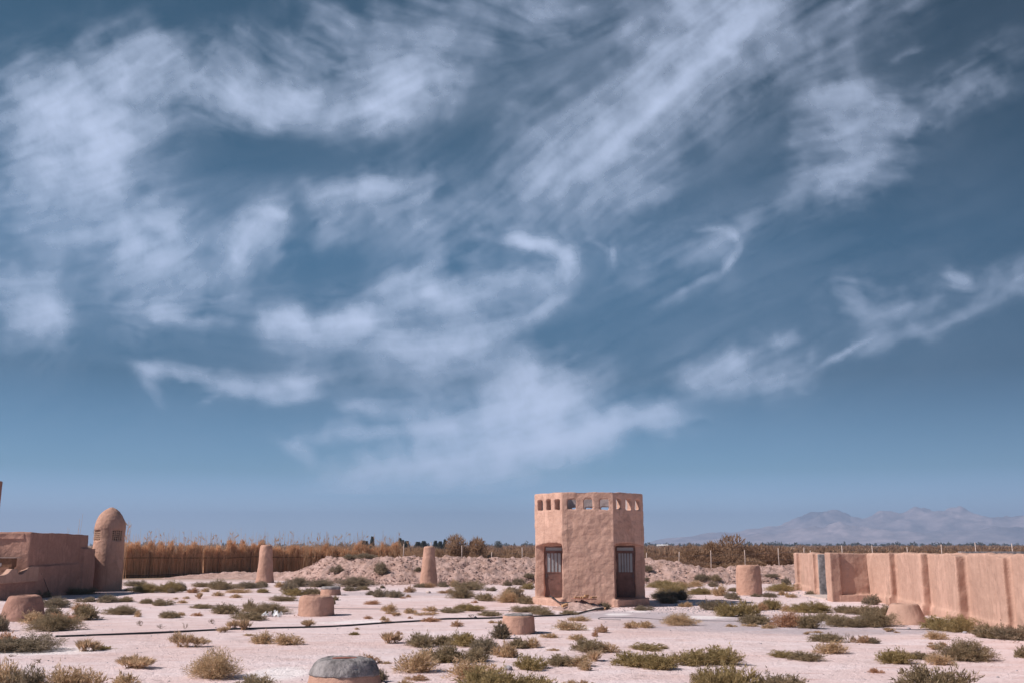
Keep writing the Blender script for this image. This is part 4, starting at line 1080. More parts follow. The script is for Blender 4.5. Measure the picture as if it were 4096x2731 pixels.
SHRUBS = [
 (-12.45,27.16,1.67,0.48,'g',0,"broad low grey-green saltbush by the left end of the black hose"),
 (-13.83,28.31,0.49,0.35,'r',0,"low reddish dry bush at the left edge of the picture beside the broad grey-green bush"),
 (-9.47,19.4,0.77,0.61,'d',0,"large shaggy dry brown bush filling the bottom left corner of the foreground"),
 (-8.93,19.36,0.6,0.52,'g',0,"bushy grey-green saltbush second from the left in the bottom left foreground cluster"),
 (-8.41,19.39,0.72,0.5,'d',0,"tall feathery dry brown bush in the middle of the bottom left foreground cluster"),
 (-7.98,19.67,0.71,0.43,'d',0,"loose pale dry brown bush at the right end of the bottom left foreground cluster"),
 (-11.0,24.22,0.4,0.14,'t',0,"small leafless twig plant just above the bottom left foreground bushes"),
 (-8.52,23.29,0.91,0.24,'k',0,"low wide dark spiky tuft on bare ground above the bottom left bushes"),
 (-11.11,27.07,0.54,0.25,'k',0,"small dark spiky tuft just below the black hose near its left end"),
 (-10.9,27.51,0.43,0.1,'y',0,"flat little yellowish olive saltbush touching the spiky tuft below the hose's left end"),
 (-7.45,20.31,0.49,0.25,'d',0,"rounded dry brown bush cut by the bottom edge right of the left cluster"),
 (-14.93,33.15,1.37,0.53,'o',0,"bushy olive saltbush in front of the leftmost mud stump"),
 (-16.8,36.09,1.01,0.43,'d',0,"thin dry brown bush against the front of the leftmost mud stump"),
 (-15.61,36.09,1.01,0.36,'r',0,"low sprawling reddish dry bush right of the leftmost mud stump"),
 (-15.67,38.0,0.97,0.58,'o',0,"dense dark-based olive saltbush casting a shadow to the right of the leftmost stump's thicket"),
 (-17.78,42.72,0.77,0.36,'s',0,"fluffy straw-coloured bush on top of the dense bush right of the leftmost stump"),
 (-20.03,45.35,1.33,0.46,'g',0,"pale spreading grey-green saltbush behind and right of the leftmost mud stump"),
 (-17.46,39.28,0.76,0.43,'g',0,"middling grey-green saltbush hugging the right side of the leftmost mud stump"),
 (-16.44,33.21,0.45,0.5,'g',0,"dark grey-green saltbush left of the leftmost stump at the picture's edge"),
 (-25.1,53.4,1.27,0.55,'g',0,"shaded grey-green saltbush at the foot of the left mud building behind the stump"),
 (-24.64,54.04,0.86,0.45,'g',0,"small shaded grey-green saltbush under the slanting crack of the left mud building"),
 (-24.2,56.61,1.67,0.42,'g',0,"long shaded grey-green saltbush at the foot of the left mud building near the domed tower"),
 (-26.1,62.75,0.55,0.35,'g',0,"little shaded grey-green saltbush in the gap between mud building and domed tower"),
 (-19.33,49.3,1.1,0.38,'g',0,"wide grey-green saltbush in front of the domed tower"),
 (-20.59,49.87,0.86,0.25,'g',0,"low grey-green saltbush in front of the domed tower on its left"),
 (-18.74,49.83,0.72,0.27,'o',0,"low olive saltbush in front of the domed tower on its right"),
 (-17.31,48.58,0.7,0.25,'o',0,"left one of two joined olive saltbush right of the domed tower's foot"),
 (-15.99,46.86,0.84,0.3,'o',0,"right one of two joined olive saltbush right of the domed tower's foot"),
 (-15.42,41.03,1.18,0.37,'o',0,"neat oval olive saltbush standing alone on salt between hose and domed tower"),
 (-14.36,39.56,0.26,0.24,'d',0,"small dry brown bush at the right end of the neat oval bush"),
 (-12.63,35.14,0.43,0.27,'t',0,"branching leafless twig plant below the neat oval bush on the left"),
 (-11.58,34.05,0.34,0.21,'t',0,"tiny forked leafless twig plant below the two joined bushes on the left"),
 (-12.88,38.9,0.81,0.27,'o',0,"lopsided olive saltbush above the forked sprig on the left salt flat"),
 (-25.49,68.51,1.29,0.45,'g',0,"dark shaded grey-green saltbush behind the domed tower at the reed fence"),
 (-22.44,61.04,1.63,0.28,'g',0,"flat grey-green saltbush beside the domed tower's right foot"),
 (-20.92,59.57,1.37,0.55,'y',0,"spreading yellowish olive saltbush right of the domed tower before the reed fence"),
 (-12.4,25.63,0.4,0.06,'t',0,"flat leafless twig plant between the broad bush and the bottom left corner"),
 (-19.89,60.04,1.43,0.68,'y',0,"tall mustard-tinged yellowish olive saltbush before the reed fence right of the domed tower"),
 (-19.95,61.81,0.8,0.54,'g',0,"rounded grey-green saltbush before the middle of the reed fence"),
 (-19.57,58.87,0.38,0.29,'g',0,"small grey-green saltbush in the domed tower's shadow line"),
 (-18.27,58.95,0.72,0.32,'r',0,"small reddish dry bush before the middle of the reed fence"),
 (-18.03,60.28,0.48,0.23,'d',0,"tiny dry brown bush before the middle of the reed fence"),
 (-20.56,67.31,1.27,0.37,'o',0,"low olive saltbush against the middle of the reed fence"),
 (-18.05,63.0,1.55,0.63,'o',0,"big bushy olive saltbush left of the left tapered pillar"),
 (-17.1,65.13,1.6,0.44,'g',0,"wide soft grey-green saltbush left of the foot of the left tapered pillar"),
 (-15.49,58.7,1.52,0.29,'d',0,"flat wide dry brown bush below the left tapered pillar"),
 (-16.41,67.2,0.83,0.42,'g',0,"small grey-green saltbush at the foot of the left tapered pillar"),
 (-14.29,58.95,0.72,0.26,'y',0,"airy yellowish olive saltbush just below the left tapered pillar"),
 (-15.15,66.6,0.72,0.39,'d',0,"dull dry brown bush right of the foot of the left tapered pillar"),
 (-13.24,60.89,1.06,0.55,'g',0,"dark grey-green saltbush between the left tapered pillar and the grey-topped stump"),
 (-13.92,67.94,1.42,0.61,'g',0,"rounded dark grey-green saltbush under the left end of the earth berm"),
 (-12.42,67.96,1.47,0.61,'g',0,"dark grey-green saltbush under the earth berm above the small grey-topped stump"),
 (-11.93,56.04,1.05,0.42,'y',0,"spreading yellowish olive saltbush left of the small grey-topped stump"),
 (-10.94,56.46,1.1,0.42,'o',0,"dense olive saltbush touching the left of the small grey-topped stump"),
 (-15.87,55.11,0.52,0.23,'d',0,"small dry brown bush on salt right of the domed tower's shadow tip"),
 (-15.97,52.46,0.42,0.25,'k',0,"neat little dark spiky tuft at the tip of the domed tower's shadow"),
 (-14.39,53.21,0.5,0.2,'d',0,"round little dry brown bush on salt below the left tapered pillar"),
 (-16.71,52.79,0.29,0.13,'d',0,"tiny dry brown bush below the tip of the domed tower's shadow"),
 (-15.72,48.82,0.42,0.15,'d',0,"small flat dry brown bush right of the two joined bushes on the left"),
 (-17.14,52.42,0.23,0.1,'d',0,"very tiny dry brown bush above the flat dry bush right of the two joined bushes"),
 (-11.45,50.27,1.16,0.32,'o',0,"wide olive saltbush on salt behind and left of the large mud stump"),
 (-13.46,44.71,0.87,0.19,'o',0,"flat olive saltbush crossed by the thin wire left of the white rag bushes"),
 (-11.35,41.01,1.09,0.41,'o',0,"rounded olive saltbush left of the bushes with the white rag"),
 (-10.87,42.66,0.49,0.43,'o',0,"tall pointed olive saltbush behind the left part of the white rag bushes"),
 (-9.71,38.04,1.14,0.31,'o',0,"broad front olive saltbush left of the white rag"),
 (-9.56,41.12,1.53,0.44,'o',0,"broad back olive saltbush behind the white rag"),
 (-12.22,39.8,0.43,0.12,'r',0,"small flat reddish dry bush left of the white rag bushes"),
 (-12.85,39.98,0.32,0.14,'d',0,"small dry brown bush near the left end of the flat bushes above the hose"),
 (-10.73,33.89,0.29,0.31,'t',0,"tall thin leafless twig plant above the black hose on the left"),
 (-10.42,35.95,0.44,0.24,'t',0,"bare leaning leafless twig plant above the black hose below the white rag bushes"),
 (-9.22,34.2,0.37,0.22,'k',0,"small dark spiky tuft just above the black hose on its left half"),
 (-8.68,33.5,0.48,0.27,'k',0,"larger dark spiky tuft touching the black hose on its left half"),
 (-9.09,32.63,0.35,0.14,'k',0,"flat dark spiky tuft lying over the black hose on its left half"),
 (-6.88,35.0,0.5,0.19,'k',0,"compact dark spiky tuft on the hose below the large mud stump"),
 (-8.8,27.96,0.68,0.32,'k',0,"big upright dark spiky tuft below the hose on the left salt flat"),
 (-8.64,29.32,0.27,0.07,'d',0,"tiny dry brown bush right of the big upright spiky tuft"),
 (-6.9,28.87,0.66,0.34,'d',0,"tall greyish dry brown bush left one of the pair below the hose"),
 (-6.09,28.49,0.77,0.29,'d',0,"wide greyish dry brown bush right one of the pair below the hose"),
 (-6.21,21.7,1.28,0.55,'d',0,"largest twiggy grey dry brown bush in the foreground beside the bright salt spot"),
 (-4.8,19.59,0.75,0.3,'o',0,"cut-off olive saltbush at the bottom edge left of the cement-capped stump"),
 (-7.91,31.32,0.34,0.06,'d',0,"very flat dry brown bush left of the greyish pair below the hose"),
 (-8.85,51.39,0.3,0.23,'o',0,"small olive saltbush peeking out behind the large mud stump"),
 (-8.22,47.55,0.15,0.21,'o',0,"tiny olive saltbush at the large mud stump's right side"),
 (-10.13,68.67,2.28,0.64,'g',0,"big domed grey-green saltbush at the foot of the earth berm left of the middle pillar"),
 (-9.65,61.35,0.93,0.31,'g',0,"low dark grey-green saltbush below the big domed bush at the berm"),
 (-9.13,62.99,0.68,0.26,'o',0,"low olive saltbush below the big domed bush at the berm on its right"),
 (-7.84,56.31,0.47,0.25,'g',0,"left small grey-green saltbush end of the long bush row below the berm"),
 (-7.01,54.41,0.83,0.45,'g',0,"middle grey-green saltbush of the long bush row below the berm"),
 (-6.13,53.67,0.89,0.37,'g',0,"right grey-green saltbush end of the long bush row below the berm"),
 (-8.14,64.81,0.31,0.2,'g',0,"tiny grey-green saltbush behind the long bush row below the berm"),
 (-6.02,59.37,0.56,0.33,'s',0,"round straw-coloured bush on salt left of the middle tapered pillar"),
 (-5.45,53.89,0.25,0.15,'s',0,"tiny straw-coloured bush below the round straw bush by the middle pillar"),
 (-5.53,52.64,0.25,0.08,'r',0,"tiny reddish dry bush at the right end of the long bush row"),
 (-6.6,47.98,0.69,0.19,'r',0,"small reddish dry bush on bare salt below the long bush row"),
 (-5.04,42.7,0.66,0.32,'d',0,"fan-shaped dry brown bush on the thin wire in the middle of the flat"),
 (-4.9,41.02,0.25,0.11,'d',0,"flat small dry brown bush just below the fan-shaped bush"),
 (-4.51,39.78,0.33,0.14,'k',0,"squat dark spiky tuft below the fan-shaped bush"),
 (-4.14,41.51,0.48,0.21,'d',0,"twiggy dry brown bush on the thin wire right of the fan-shaped bush"),
 (-5.31,38.31,0.28,0.11,'r',0,"tiny reddish dry bush right of the large stump's salt stain"),
 (-4.69,37.57,0.27,0.15,'d',0,"small dry brown bush just above the hose in the middle"),
 (-4.47,36.45,0.42,0.09,'s',0,"flat straw-coloured bush lying on the hose in the middle"),
 (-3.35,42.67,0.55,0.2,'d',0,"rounded dry brown bush on the thin wire below the middle pillar"),
 (-3.35,40.26,0.61,0.12,'k',0,"flat double dark spiky tuft below the thin wire in the middle"),
 (-3.81,38.36,0.17,0.08,'r',0,"tiny reddish dry bush above the hose in the middle"),
 (-3.01,37.0,0.55,0.15,'r',0,"wide reddish dry bush behind the hose in the middle"),
 (-2.47,41.83,0.87,0.21,'o',0,"low pale olive saltbush left part of the yellow-flecked bush"),
 (-1.94,43.06,1.17,0.31,'y',0,"yellow-flecked yellowish olive saltbush on salt below the bushes left of the octagonal hut"),
 (-1.34,44.17,0.33,0.14,'s',0,"small orange straw-coloured bush at the right of the yellow-flecked bush"),
 (-1.52,39.13,0.46,0.18,'t',0,"pale leafless twig plant between hose and yellow-flecked bush"),
 (-0.86,39.9,0.82,0.2,'o',0,"flat slanting olive saltbush behind the flat grey-topped stump"),
 (-1.92,34.9,0.34,0.19,'s',0,"upright straw-coloured bush below the hose near its joint"),
 (-0.72,36.52,0.29,0.09,'d',0,"little dry brown bush left of the flat grey-topped stump"),
 (-0.42,36.15,0.18,0.12,'d',0,"tiny dry brown bush touching the left of the flat grey-topped stump"),
 (-5.91,66.11,1.05,0.29,'g',0,"low grey-green saltbush at the left foot of the middle tapered pillar"),
 (-5.36,66.12,1.1,0.32,'s',0,"golden straw-coloured bush at the front foot of the middle tapered pillar"),
 (-4.52,67.16,0.63,0.37,'g',0,"round grey-green saltbush right of the middle tapered pillar's foot"),
 (-3.84,67.18,0.73,0.49,'d',0,"dusty upright dry brown bush at the berm right of the middle pillar"),
 (-2.34,63.07,1.82,0.63,'o',0,"large olive saltbush at the berm between middle pillar and hut"),
 (-3.6,58.61,1.14,0.21,'s',0,"flat pale straw-coloured bush right of the middle pillar on salt"),
 (-2.41,53.01,1.18,0.56,'o',0,"tall loose olive saltbush left of the hut's bush group"),
 (-1.2,61.75,0.58,0.26,'g',0,"small grey-green saltbush at the berm left of the hut"),
 (-1.33,50.85,0.88,0.4,'o',0,"dense olive saltbush in the bush group left of the hut"),
 (-0.31,49.02,1.23,0.6,'d',0,"big brown-tinged dry brown bush in the bush group left of the hut"),
 (-0.28,68.94,0.55,0.34,'g',0,"small dark grey-green saltbush high on the berm foot left of the hut"),
 (-0.09,58.92,0.6,0.37,'o',0,"upright olive saltbush behind the bush group left of the hut"),
 (-1.74,48.97,0.28,0.11,'r',0,"tiny reddish dry bush below the bush group left of the hut"),
 (-5.02,33.56,0.14,0.07,'d',0,"tiny dry brown bush below the hose right of the large stump"),
 (-4.78,31.68,0.25,0.09,'y',0,"little yellowish olive saltbush below the hose right of the large stump"),
 (-3.44,29.16,0.51,0.25,'k',0,"grassy dark spiky tuft with pale seed heads on the middle foreground"),
 (-3.5,31.79,0.18,0.11,'s',0,"tiny straw-coloured bush right of the seed-headed grassy tuft"),
 (-2.49,28.27,0.71,0.37,'o',0,"red-footed olive saltbush at the left of the big central bush cluster"),
 (-2.05,28.64,0.55,0.26,'o',0,"loose olive saltbush in the upper left of the big central bush cluster"),
 (-1.6,24.63,0.82,0.44,'o',0,"broad olive saltbush in the left middle of the big central bush cluster"),
 (-1.34,28.49,0.79,0.38,'y',0,"bright yellowish olive saltbush at the top of the big central bush cluster"),
 (-0.76,26.59,0.81,0.42,'g',0,"dark grey-green saltbush at the right of the big central bush cluster"),
 (-0.92,24.61,0.77,0.32,'o',0,"middling olive saltbush in the heart of the big central bush cluster"),
 (-1.57,24.58,0.63,0.25,'y',0,"round yellowish olive saltbush at the lower left of the big central bush cluster"),
 (-2.15,22.56,0.85,0.44,'d',0,"large rust-topped dry brown bush right of the cement-capped stump"),
 (-3.29,24.23,0.53,0.19,'s',0,"wide dry straw-coloured bush behind the cement-capped stump's right shoulder"),
 (-2.91,24.15,0.22,0.06,'d',0,"flat small dry brown bush right of the cement-capped stump's shoulder"),
 (-2.62,21.11,0.27,0.24,'g',0,"upright grey-green saltbush touching the cement-capped stump's right side"),
 (-0.66,21.31,1.07,0.4,'d',0,"massive dry brown bush below the big central bush cluster"),
 (-0.43,19.46,0.98,0.47,'y',0,"massive bright yellowish olive saltbush at the bottom edge of the central foreground"),
 (-1.89,21.23,0.41,0.1,'s',0,"wide airy straw-coloured bush below the large rust-topped bush"),
 (-2.13,20.36,0.26,0.13,'d',0,"cut-off dry brown bush at the bottom edge below the rust-topped bush"),
 (-0.25,30.39,0.5,0.43,'g',0,"tall feathery grey-green saltbush leaning before the flat grey-topped stump"),
 (-0.09,25.57,0.49,0.33,'d',0,"brownish dry brown bush right end of the big central bush cluster"),
 (0.1,49.59,1.04,0.7,'g',0,"tall grey-green saltbush left of the hut's left doorway"),
 (0.63,47.68,0.69,0.39,'o',0,"round olive saltbush at the hut's left plinth"),
 (0.53,70.31,0.97,0.51,'g',0,"round dark grey-green saltbush on the berm left of the hut"),
 (0.99,63.85,0.79,0.4,'y',0,"mustard yellowish olive saltbush touching the hut's left rear side"),
 (1.23,73.08,0.66,0.36,'g',0.4,"dark grey-green saltbush high on the berm beside the hut's left wall"),
 (0.42,60.92,0.38,0.18,'d',0,"tiny dry brown bush on salt left of the hut"),
 (1.0,42.65,1.41,0.31,'o',0,"flat wide olive saltbush under the hut's left plinth"),
 (1.19,40.93,0.77,0.22,'o',0,"lower flat olive saltbush left of the rubble heap"),
 (3.9,44.14,0.62,0.3,'g',0,"upright grey-green saltbush at the hut's front wall right of the rubble"),
 (5.5,43.43,0.73,0.2,'g',0,"low grey-green saltbush under the hut's right plinth"),
 (2.29,41.11,0.64,0.18,'o',0,"low olive saltbush on the front of the rubble heap"),
 (2.47,37.14,0.83,0.19,'d',0,"low wide dry brown bush below the rubble heap"),
 (1.95,33.19,0.96,0.29,'d',0,"reaching dry brown bush right of the flat grey-topped stump's shadow"),
 (2.86,32.31,0.36,0.22,'s',0,"spiky straw-coloured bush by the pale gravel below the hut"),
 (1.12,30.45,0.47,0.13,'d',0,"neat dry brown bush at the shadow of the flat grey-topped stump"),
 (0.15,27.72,0.48,0.25,'o',0,"left olive saltbush of two bushes below the flat grey-topped stump"),
 (0.55,27.76,0.43,0.26,'d',0,"right dry brown bush of two bushes below the flat grey-topped stump"),
 (0.01,25.54,0.35,0.23,'d',0,"dusty dry brown bush at the right end of the central cluster"),
 (1.88,29.74,0.46,0.16,'d',0,"airy dry brown bush left above the bush with the red sprout"),
 (1.98,26.84,0.75,0.34,'o',0,"large olive saltbush with the red sprout below the pale gravel"),
 (2.48,26.82,0.64,0.25,'d',0,"brown dry brown bush right half of the bush with the red sprout"),
 (2.5,30.78,0.15,0.17,'r',0,"upright reddish dry bush sprout behind the large bush below the gravel"),
 (1.97,24.7,0.5,0.2,'k',0,"dark round dark spiky tuft below the bush with the red sprout"),
 (1.13,27.1,0.28,0.06,'d',0,"tiny dry brown bush on open salt below the neat bush"),
 (0.42,23.03,0.67,0.31,'y',0,"full yellowish olive saltbush left of three in a row in the lower middle"),
 (1.1,23.85,0.64,0.24,'o',0,"middle olive saltbush of three in a row in the lower middle"),
 (1.47,23.69,0.59,0.24,'d',0,"pale right dry brown bush of three in a row in the lower middle"),
 (1.65,22.9,0.24,0.18,'d',0,"small dry brown bush at the tail of the lower middle row"),
 (-0.05,20.66,0.23,0.22,'o',0,"cut-off olive saltbush beside the pale stone at the bottom"),
 (0.47,19.44,0.9,0.35,'y',0,"big yellowish olive saltbush at the bottom edge below the lower middle row"),
 (1.17,20.45,0.23,0.12,'d',0,"small cut-off dry brown bush at the bottom edge right of the big yellowish one"),
 (1.45,20.29,0.4,0.12,'s',0,"flat cut-off straw-coloured bush at the bottom edge in the centre right"),
 (3.84,34.1,0.32,0.15,'s',0,"pinkish straw-coloured bush left of the pair on grey ground before the hut"),
 (4.2,35.24,0.46,0.14,'d',0,"flat back dry brown bush of the pair on grey ground before the hut"),
 (4.46,34.34,0.57,0.21,'d',0,"round front dry brown bush of the pair on grey ground before the hut"),
 (5.81,35.39,1.45,0.39,'d',0,"wide dry brown bush on the grey patch right of the hut"),
 (3.62,27.43,0.89,0.16,'y',0,"airy yellowish olive saltbush behind the large bushes at lower right centre"),
 (2.8,23.67,0.77,0.34,'y',0,"large yellowish olive saltbush left of two joined at lower right centre"),
 (3.29,23.19,0.76,0.36,'y',0,"large yellowish olive saltbush right of two joined at lower right centre"),
 (4.16,24.15,0.97,0.36,'y',0,"large spreading yellowish olive saltbush left half of the long bush at lower right"),
 (4.88,24.26,0.86,0.41,'y',0,"large spreading yellowish olive saltbush right half of the long bush at lower right"),
 (9.5,66.32,1.91,0.47,'y',0,"mustard yellowish olive saltbush right behind the hut"),
 (8.72,57.42,1.57,0.67,'y',0,"tall mustard yellowish olive saltbush right of the hut's rear"),
 (7.83,51.76,1.82,0.5,'g',0,"shadowed grey-green saltbush right of the hut's right doorway"),
 (7.39,48.33,0.92,0.36,'g',0,"grey grey-green saltbush right of the hut's right plinth"),
 (7.64,46.05,0.3,0.16,'g',0,"small grey grey-green saltbush farther right of the hut's right plinth"),
 (9.69,73.91,0.38,0.28,'g',0.12,"little grey-green saltbush on the berm touching the hut's right wall"),
 (13.5,73.28,1.01,0.57,'g',0.16,"dark grey-green saltbush on the berm left of the squat cylinder"),
 (14.53,73.39,1.01,0.49,'o',0.16,"slanting olive saltbush on the berm nearer the squat cylinder"),
 (12.29,67.89,1.23,0.4,'d',0,"dusty dry brown bush at the berm's foot left of the squat cylinder"),
 (11.27,66.08,0.96,0.36,'d',0,"low dry brown bush at the berm's foot right of the hut"),
 (13.19,67.15,0.61,0.4,'g',0,"round grey-green saltbush at the berm's foot near the squat cylinder"),
 (10.62,57.33,1.24,0.41,'y',0,"ochre yellowish olive saltbush left of the squat cylinder"),
 (11.25,55.21,0.9,0.59,'d',0,"rusty dry brown bush left of the squat cylinder near its foot"),
 (13.08,60.78,0.59,0.25,'o',0,"small olive saltbush behind the squat cylinder's left edge"),
 (11.19,52.18,0.7,0.39,'g',0,"grey round grey-green saltbush at the left foot of the squat cylinder"),
 (8.62,51.43,0.48,0.48,'g',0,"darkest grey-green saltbush in the hut's shadow to its right"),
 (7.82,45.97,0.61,0.23,'d',0,"small dry brown bush on the edge of the gravel right of the hut"),
 (8.5,43.49,0.97,0.46,'g',0,"grey grey-green saltbush left end of the long thicket before the squat cylinder"),
 (8.4,39.75,1.03,0.55,'y',0,"big yellowish olive saltbush in the long thicket before the squat cylinder"),
 (9.1,39.91,0.86,0.59,'y',0,"dense yellowish olive saltbush in the long thicket before the squat cylinder on its right"),
 (10.51,43.43,0.75,0.32,'s',0,"golden straw-coloured bush behind the long thicket before the squat cylinder"),
 (11.12,43.95,0.85,0.48,'y',0,"tall yellowish olive saltbush right of the squat cylinder's front"),
 (11.4,42.69,0.65,0.29,'d',0,"dusty dry brown bush between the two thickets before the gate wall"),
 (12.35,42.26,1.66,0.45,'y',0,"long dense yellowish olive saltbush before the gate piers of the right wall"),
 (8.52,35.94,1.08,0.36,'o',0,"wide olive saltbush at the left of the reddish thicket"),
 (9.07,34.49,0.94,0.49,'r',0,"large reddish dry bush in the thicket before the right wall"),
 (9.75,35.02,0.58,0.38,'r',0,"rusty feathery reddish dry bush in the thicket before the right wall"),
 (9.78,34.14,0.72,0.5,'o',0,"round olive saltbush at the right of the reddish thicket"),
 (11.47,37.62,0.9,0.29,'o',0,"low olive saltbush between the reddish thicket and the gate piers"),
 (11.2,35.02,1.2,0.38,'o',0,"wide olive saltbush right of the reddish thicket"),
 (13.73,42.09,1.0,0.32,'o',0,"long olive saltbush in front of the gate recess of the right wall"),
 (8.09,34.84,0.5,0.1,'d',0,"flat dry brown bush below the reddish thicket on its left"),
 (8.37,34.0,0.42,0.14,'d',0,"low dry brown bush below the reddish thicket"),
 (15.91,61.11,1.94,0.43,'y',0,"wide ochre yellowish olive saltbush right of the squat cylinder's foot"),
 (18.79,70.21,0.56,0.46,'g',0,"round grey-green saltbush on the berm left of the right wall's far end"),
 (17.66,63.75,0.39,0.45,'v',0,"round greyish purple bush touching the right wall's far corner"),
 (13.63,54.17,0.76,0.26,'g',0,"low grey-green saltbush right of the squat cylinder's base"),
 (14.74,56.06,0.47,0.25,'d',0,"little dry brown bush right of the squat cylinder among stones"),
 (14.71,53.84,0.64,0.2,'d',0,"low dry brown bush on stones before the right wall's far end"),
 (16.72,57.07,0.85,0.26,'g',0,"twin grey-green saltbush at the foot of the right wall's far part"),
 (12.96,54.57,0.53,0.16,'g',0,"tiny grey-green saltbush at the squat cylinder's front foot"),
 (19.12,75.28,0.9,0.26,'g',0.4,"flat grey-green saltbush on the berm right of the squat cylinder"),
 (8.91,29.48,0.96,0.25,'o',0,"wide olive saltbush on the grey patch before the right wall"),
 (9.62,32.47,0.35,0.06,'d',0,"flat tiny dry brown bush behind the wide bush on the grey patch"),
 (9.07,31.79,0.18,0.07,'k',0,"tiny dark spiky tuft on the grey patch before the right wall"),
 (8.01,26.33,0.81,0.29,'d',0,"round dry brown bush below the wide bush on the grey patch"),
 (6.71,25.6,0.62,0.16,'y',0,"left low yellowish olive saltbush of a pair on the right salt flat"),
 (7.05,24.89,0.64,0.22,'o',0,"right low olive saltbush of a pair on the right salt flat"),
 (3.74,19.4,0.74,0.5,'y',0,"tall yellowish olive saltbush left of two joined at the bottom right of centre"),
 (4.16,19.42,0.82,0.51,'y',0,"tall yellowish olive saltbush right of two joined at the bottom right of centre"),
 (5.01,19.42,0.82,0.37,'o',0,"spiky-edged olive saltbush at the bottom edge between the big yellowish pair and the far right"),
 (7.3,34.7,0.29,0.1,'d',0,"tiny dry brown bush on the grey patch near the thin wire"),
 (9.48,29.14,0.46,0.36,'t',0,"leafy tall leafless twig plant beside the straw bush before the cone stump"),
 (9.89,29.05,0.5,0.2,'s',0,"mounded straw-coloured bush left half before the cone stump"),
 (10.17,28.97,0.36,0.16,'g',0,"dark small grey-green saltbush at the right of the mounded straw bush"),
 (13.91,41.01,1.09,0.36,'o',0,"tall olive saltbush left of the cone stump at the back"),
 (13.74,38.54,0.89,0.51,'o',0,"leaning olive saltbush touching the cone stump's left side"),
 (12.08,35.05,1.35,0.52,'o',0,"broad olive saltbush left of the cone stump in front"),
 (16.59,47.41,0.75,0.46,'g',0,"round grey-green saltbush at the foot of the right wall's recess"),
 (13.92,33.6,0.9,0.47,'y',0,"tall yellowish olive saltbush right of the cone stump"),
 (14.23,32.99,1.27,0.48,'y',0,"wide yellowish olive saltbush right of the cone stump along the right wall"),
 (14.14,30.62,0.94,0.41,'o',0,"dark wide olive saltbush at the foot of the right wall near its last pilaster"),
 (14.56,30.0,0.96,0.44,'g',0,"dark wide grey-green saltbush at the foot of the right wall at the picture's edge"),
 (12.39,30.07,0.61,0.23,'d',0,"airy dry brown bush below the bushes right of the cone stump"),
 (11.98,32.89,0.32,0.11,'k',0,"small dark spiky tuft on the thin wire before the cone stump"),
 (12.04,32.42,0.15,0.06,'s',0,"tiny straw-coloured bush right of the small tuft before the cone stump"),
 (11.2,27.47,0.4,0.11,'k',0,"flat dark spiky tuft on pink ground below the cone stump"),
 (11.74,28.25,0.23,0.1,'k',0,"small dark spiky tuft right of the flat tuft on pink ground"),
 (11.66,28.8,0.11,0.06,'s',0,"tiny straw-coloured bush behind the flat tuft on pink ground"),
 (8.91,24.24,0.77,0.34,'y',0,"wide yellowish olive saltbush on the right salt flat below the cone stump"),
 (9.83,25.18,0.55,0.16,'o',0,"trailing olive saltbush right end of the wide bush below the cone stump"),
 (9.92,23.98,0.59,0.25,'d',0,"loose dry brown bush left of the big round green bush"),
 (11.07,24.9,1.17,0.48,'o',0,"big round olive saltbush on pink ground at the right"),
 (12.56,25.5,0.34,0.25,'o',0,"half-seen olive saltbush at the right edge of the picture"),
 (7.94,19.49,1.11,0.51,'o',0,"big cut-off olive saltbush at the bottom edge on the right"),
 (7.82,22.51,0.26,0.1,'r',0,"small reddish dry bush on bare ground at the lower right"),
 (-12.8,74.91,0.87,0.55,'g',0.72,"round grey-green saltbush alone on the earth berm's face left of centre"),
 (-9.37,73.08,0.95,0.88,'g',0.67,"bushy grey-green saltbush high on the earth berm's face between the two tapered pillars"),
 (-6.79,72.84,0.55,0.34,'g',0.82,"small grey-green saltbush on the berm's face just left of the middle pillar"),
 (-12.3,77.0,0.95,0.35,'g',1.7,"flat grey-green saltbush on the crest of the berm at its left end"),
 (-11.15,76.79,1.43,0.38,'g',1.73,"wide grey-green saltbush on the crest of the berm near the reeds"),
 (10.06,75.25,0.67,0.52,'g',0.79,"dull grey-green saltbush on the berm just right of the hut's right wall"),
 (1.2,73.08,0.71,0.32,'g',0.4,"low dark grey-green saltbush on the berm just left of the hut's left wall"),
]

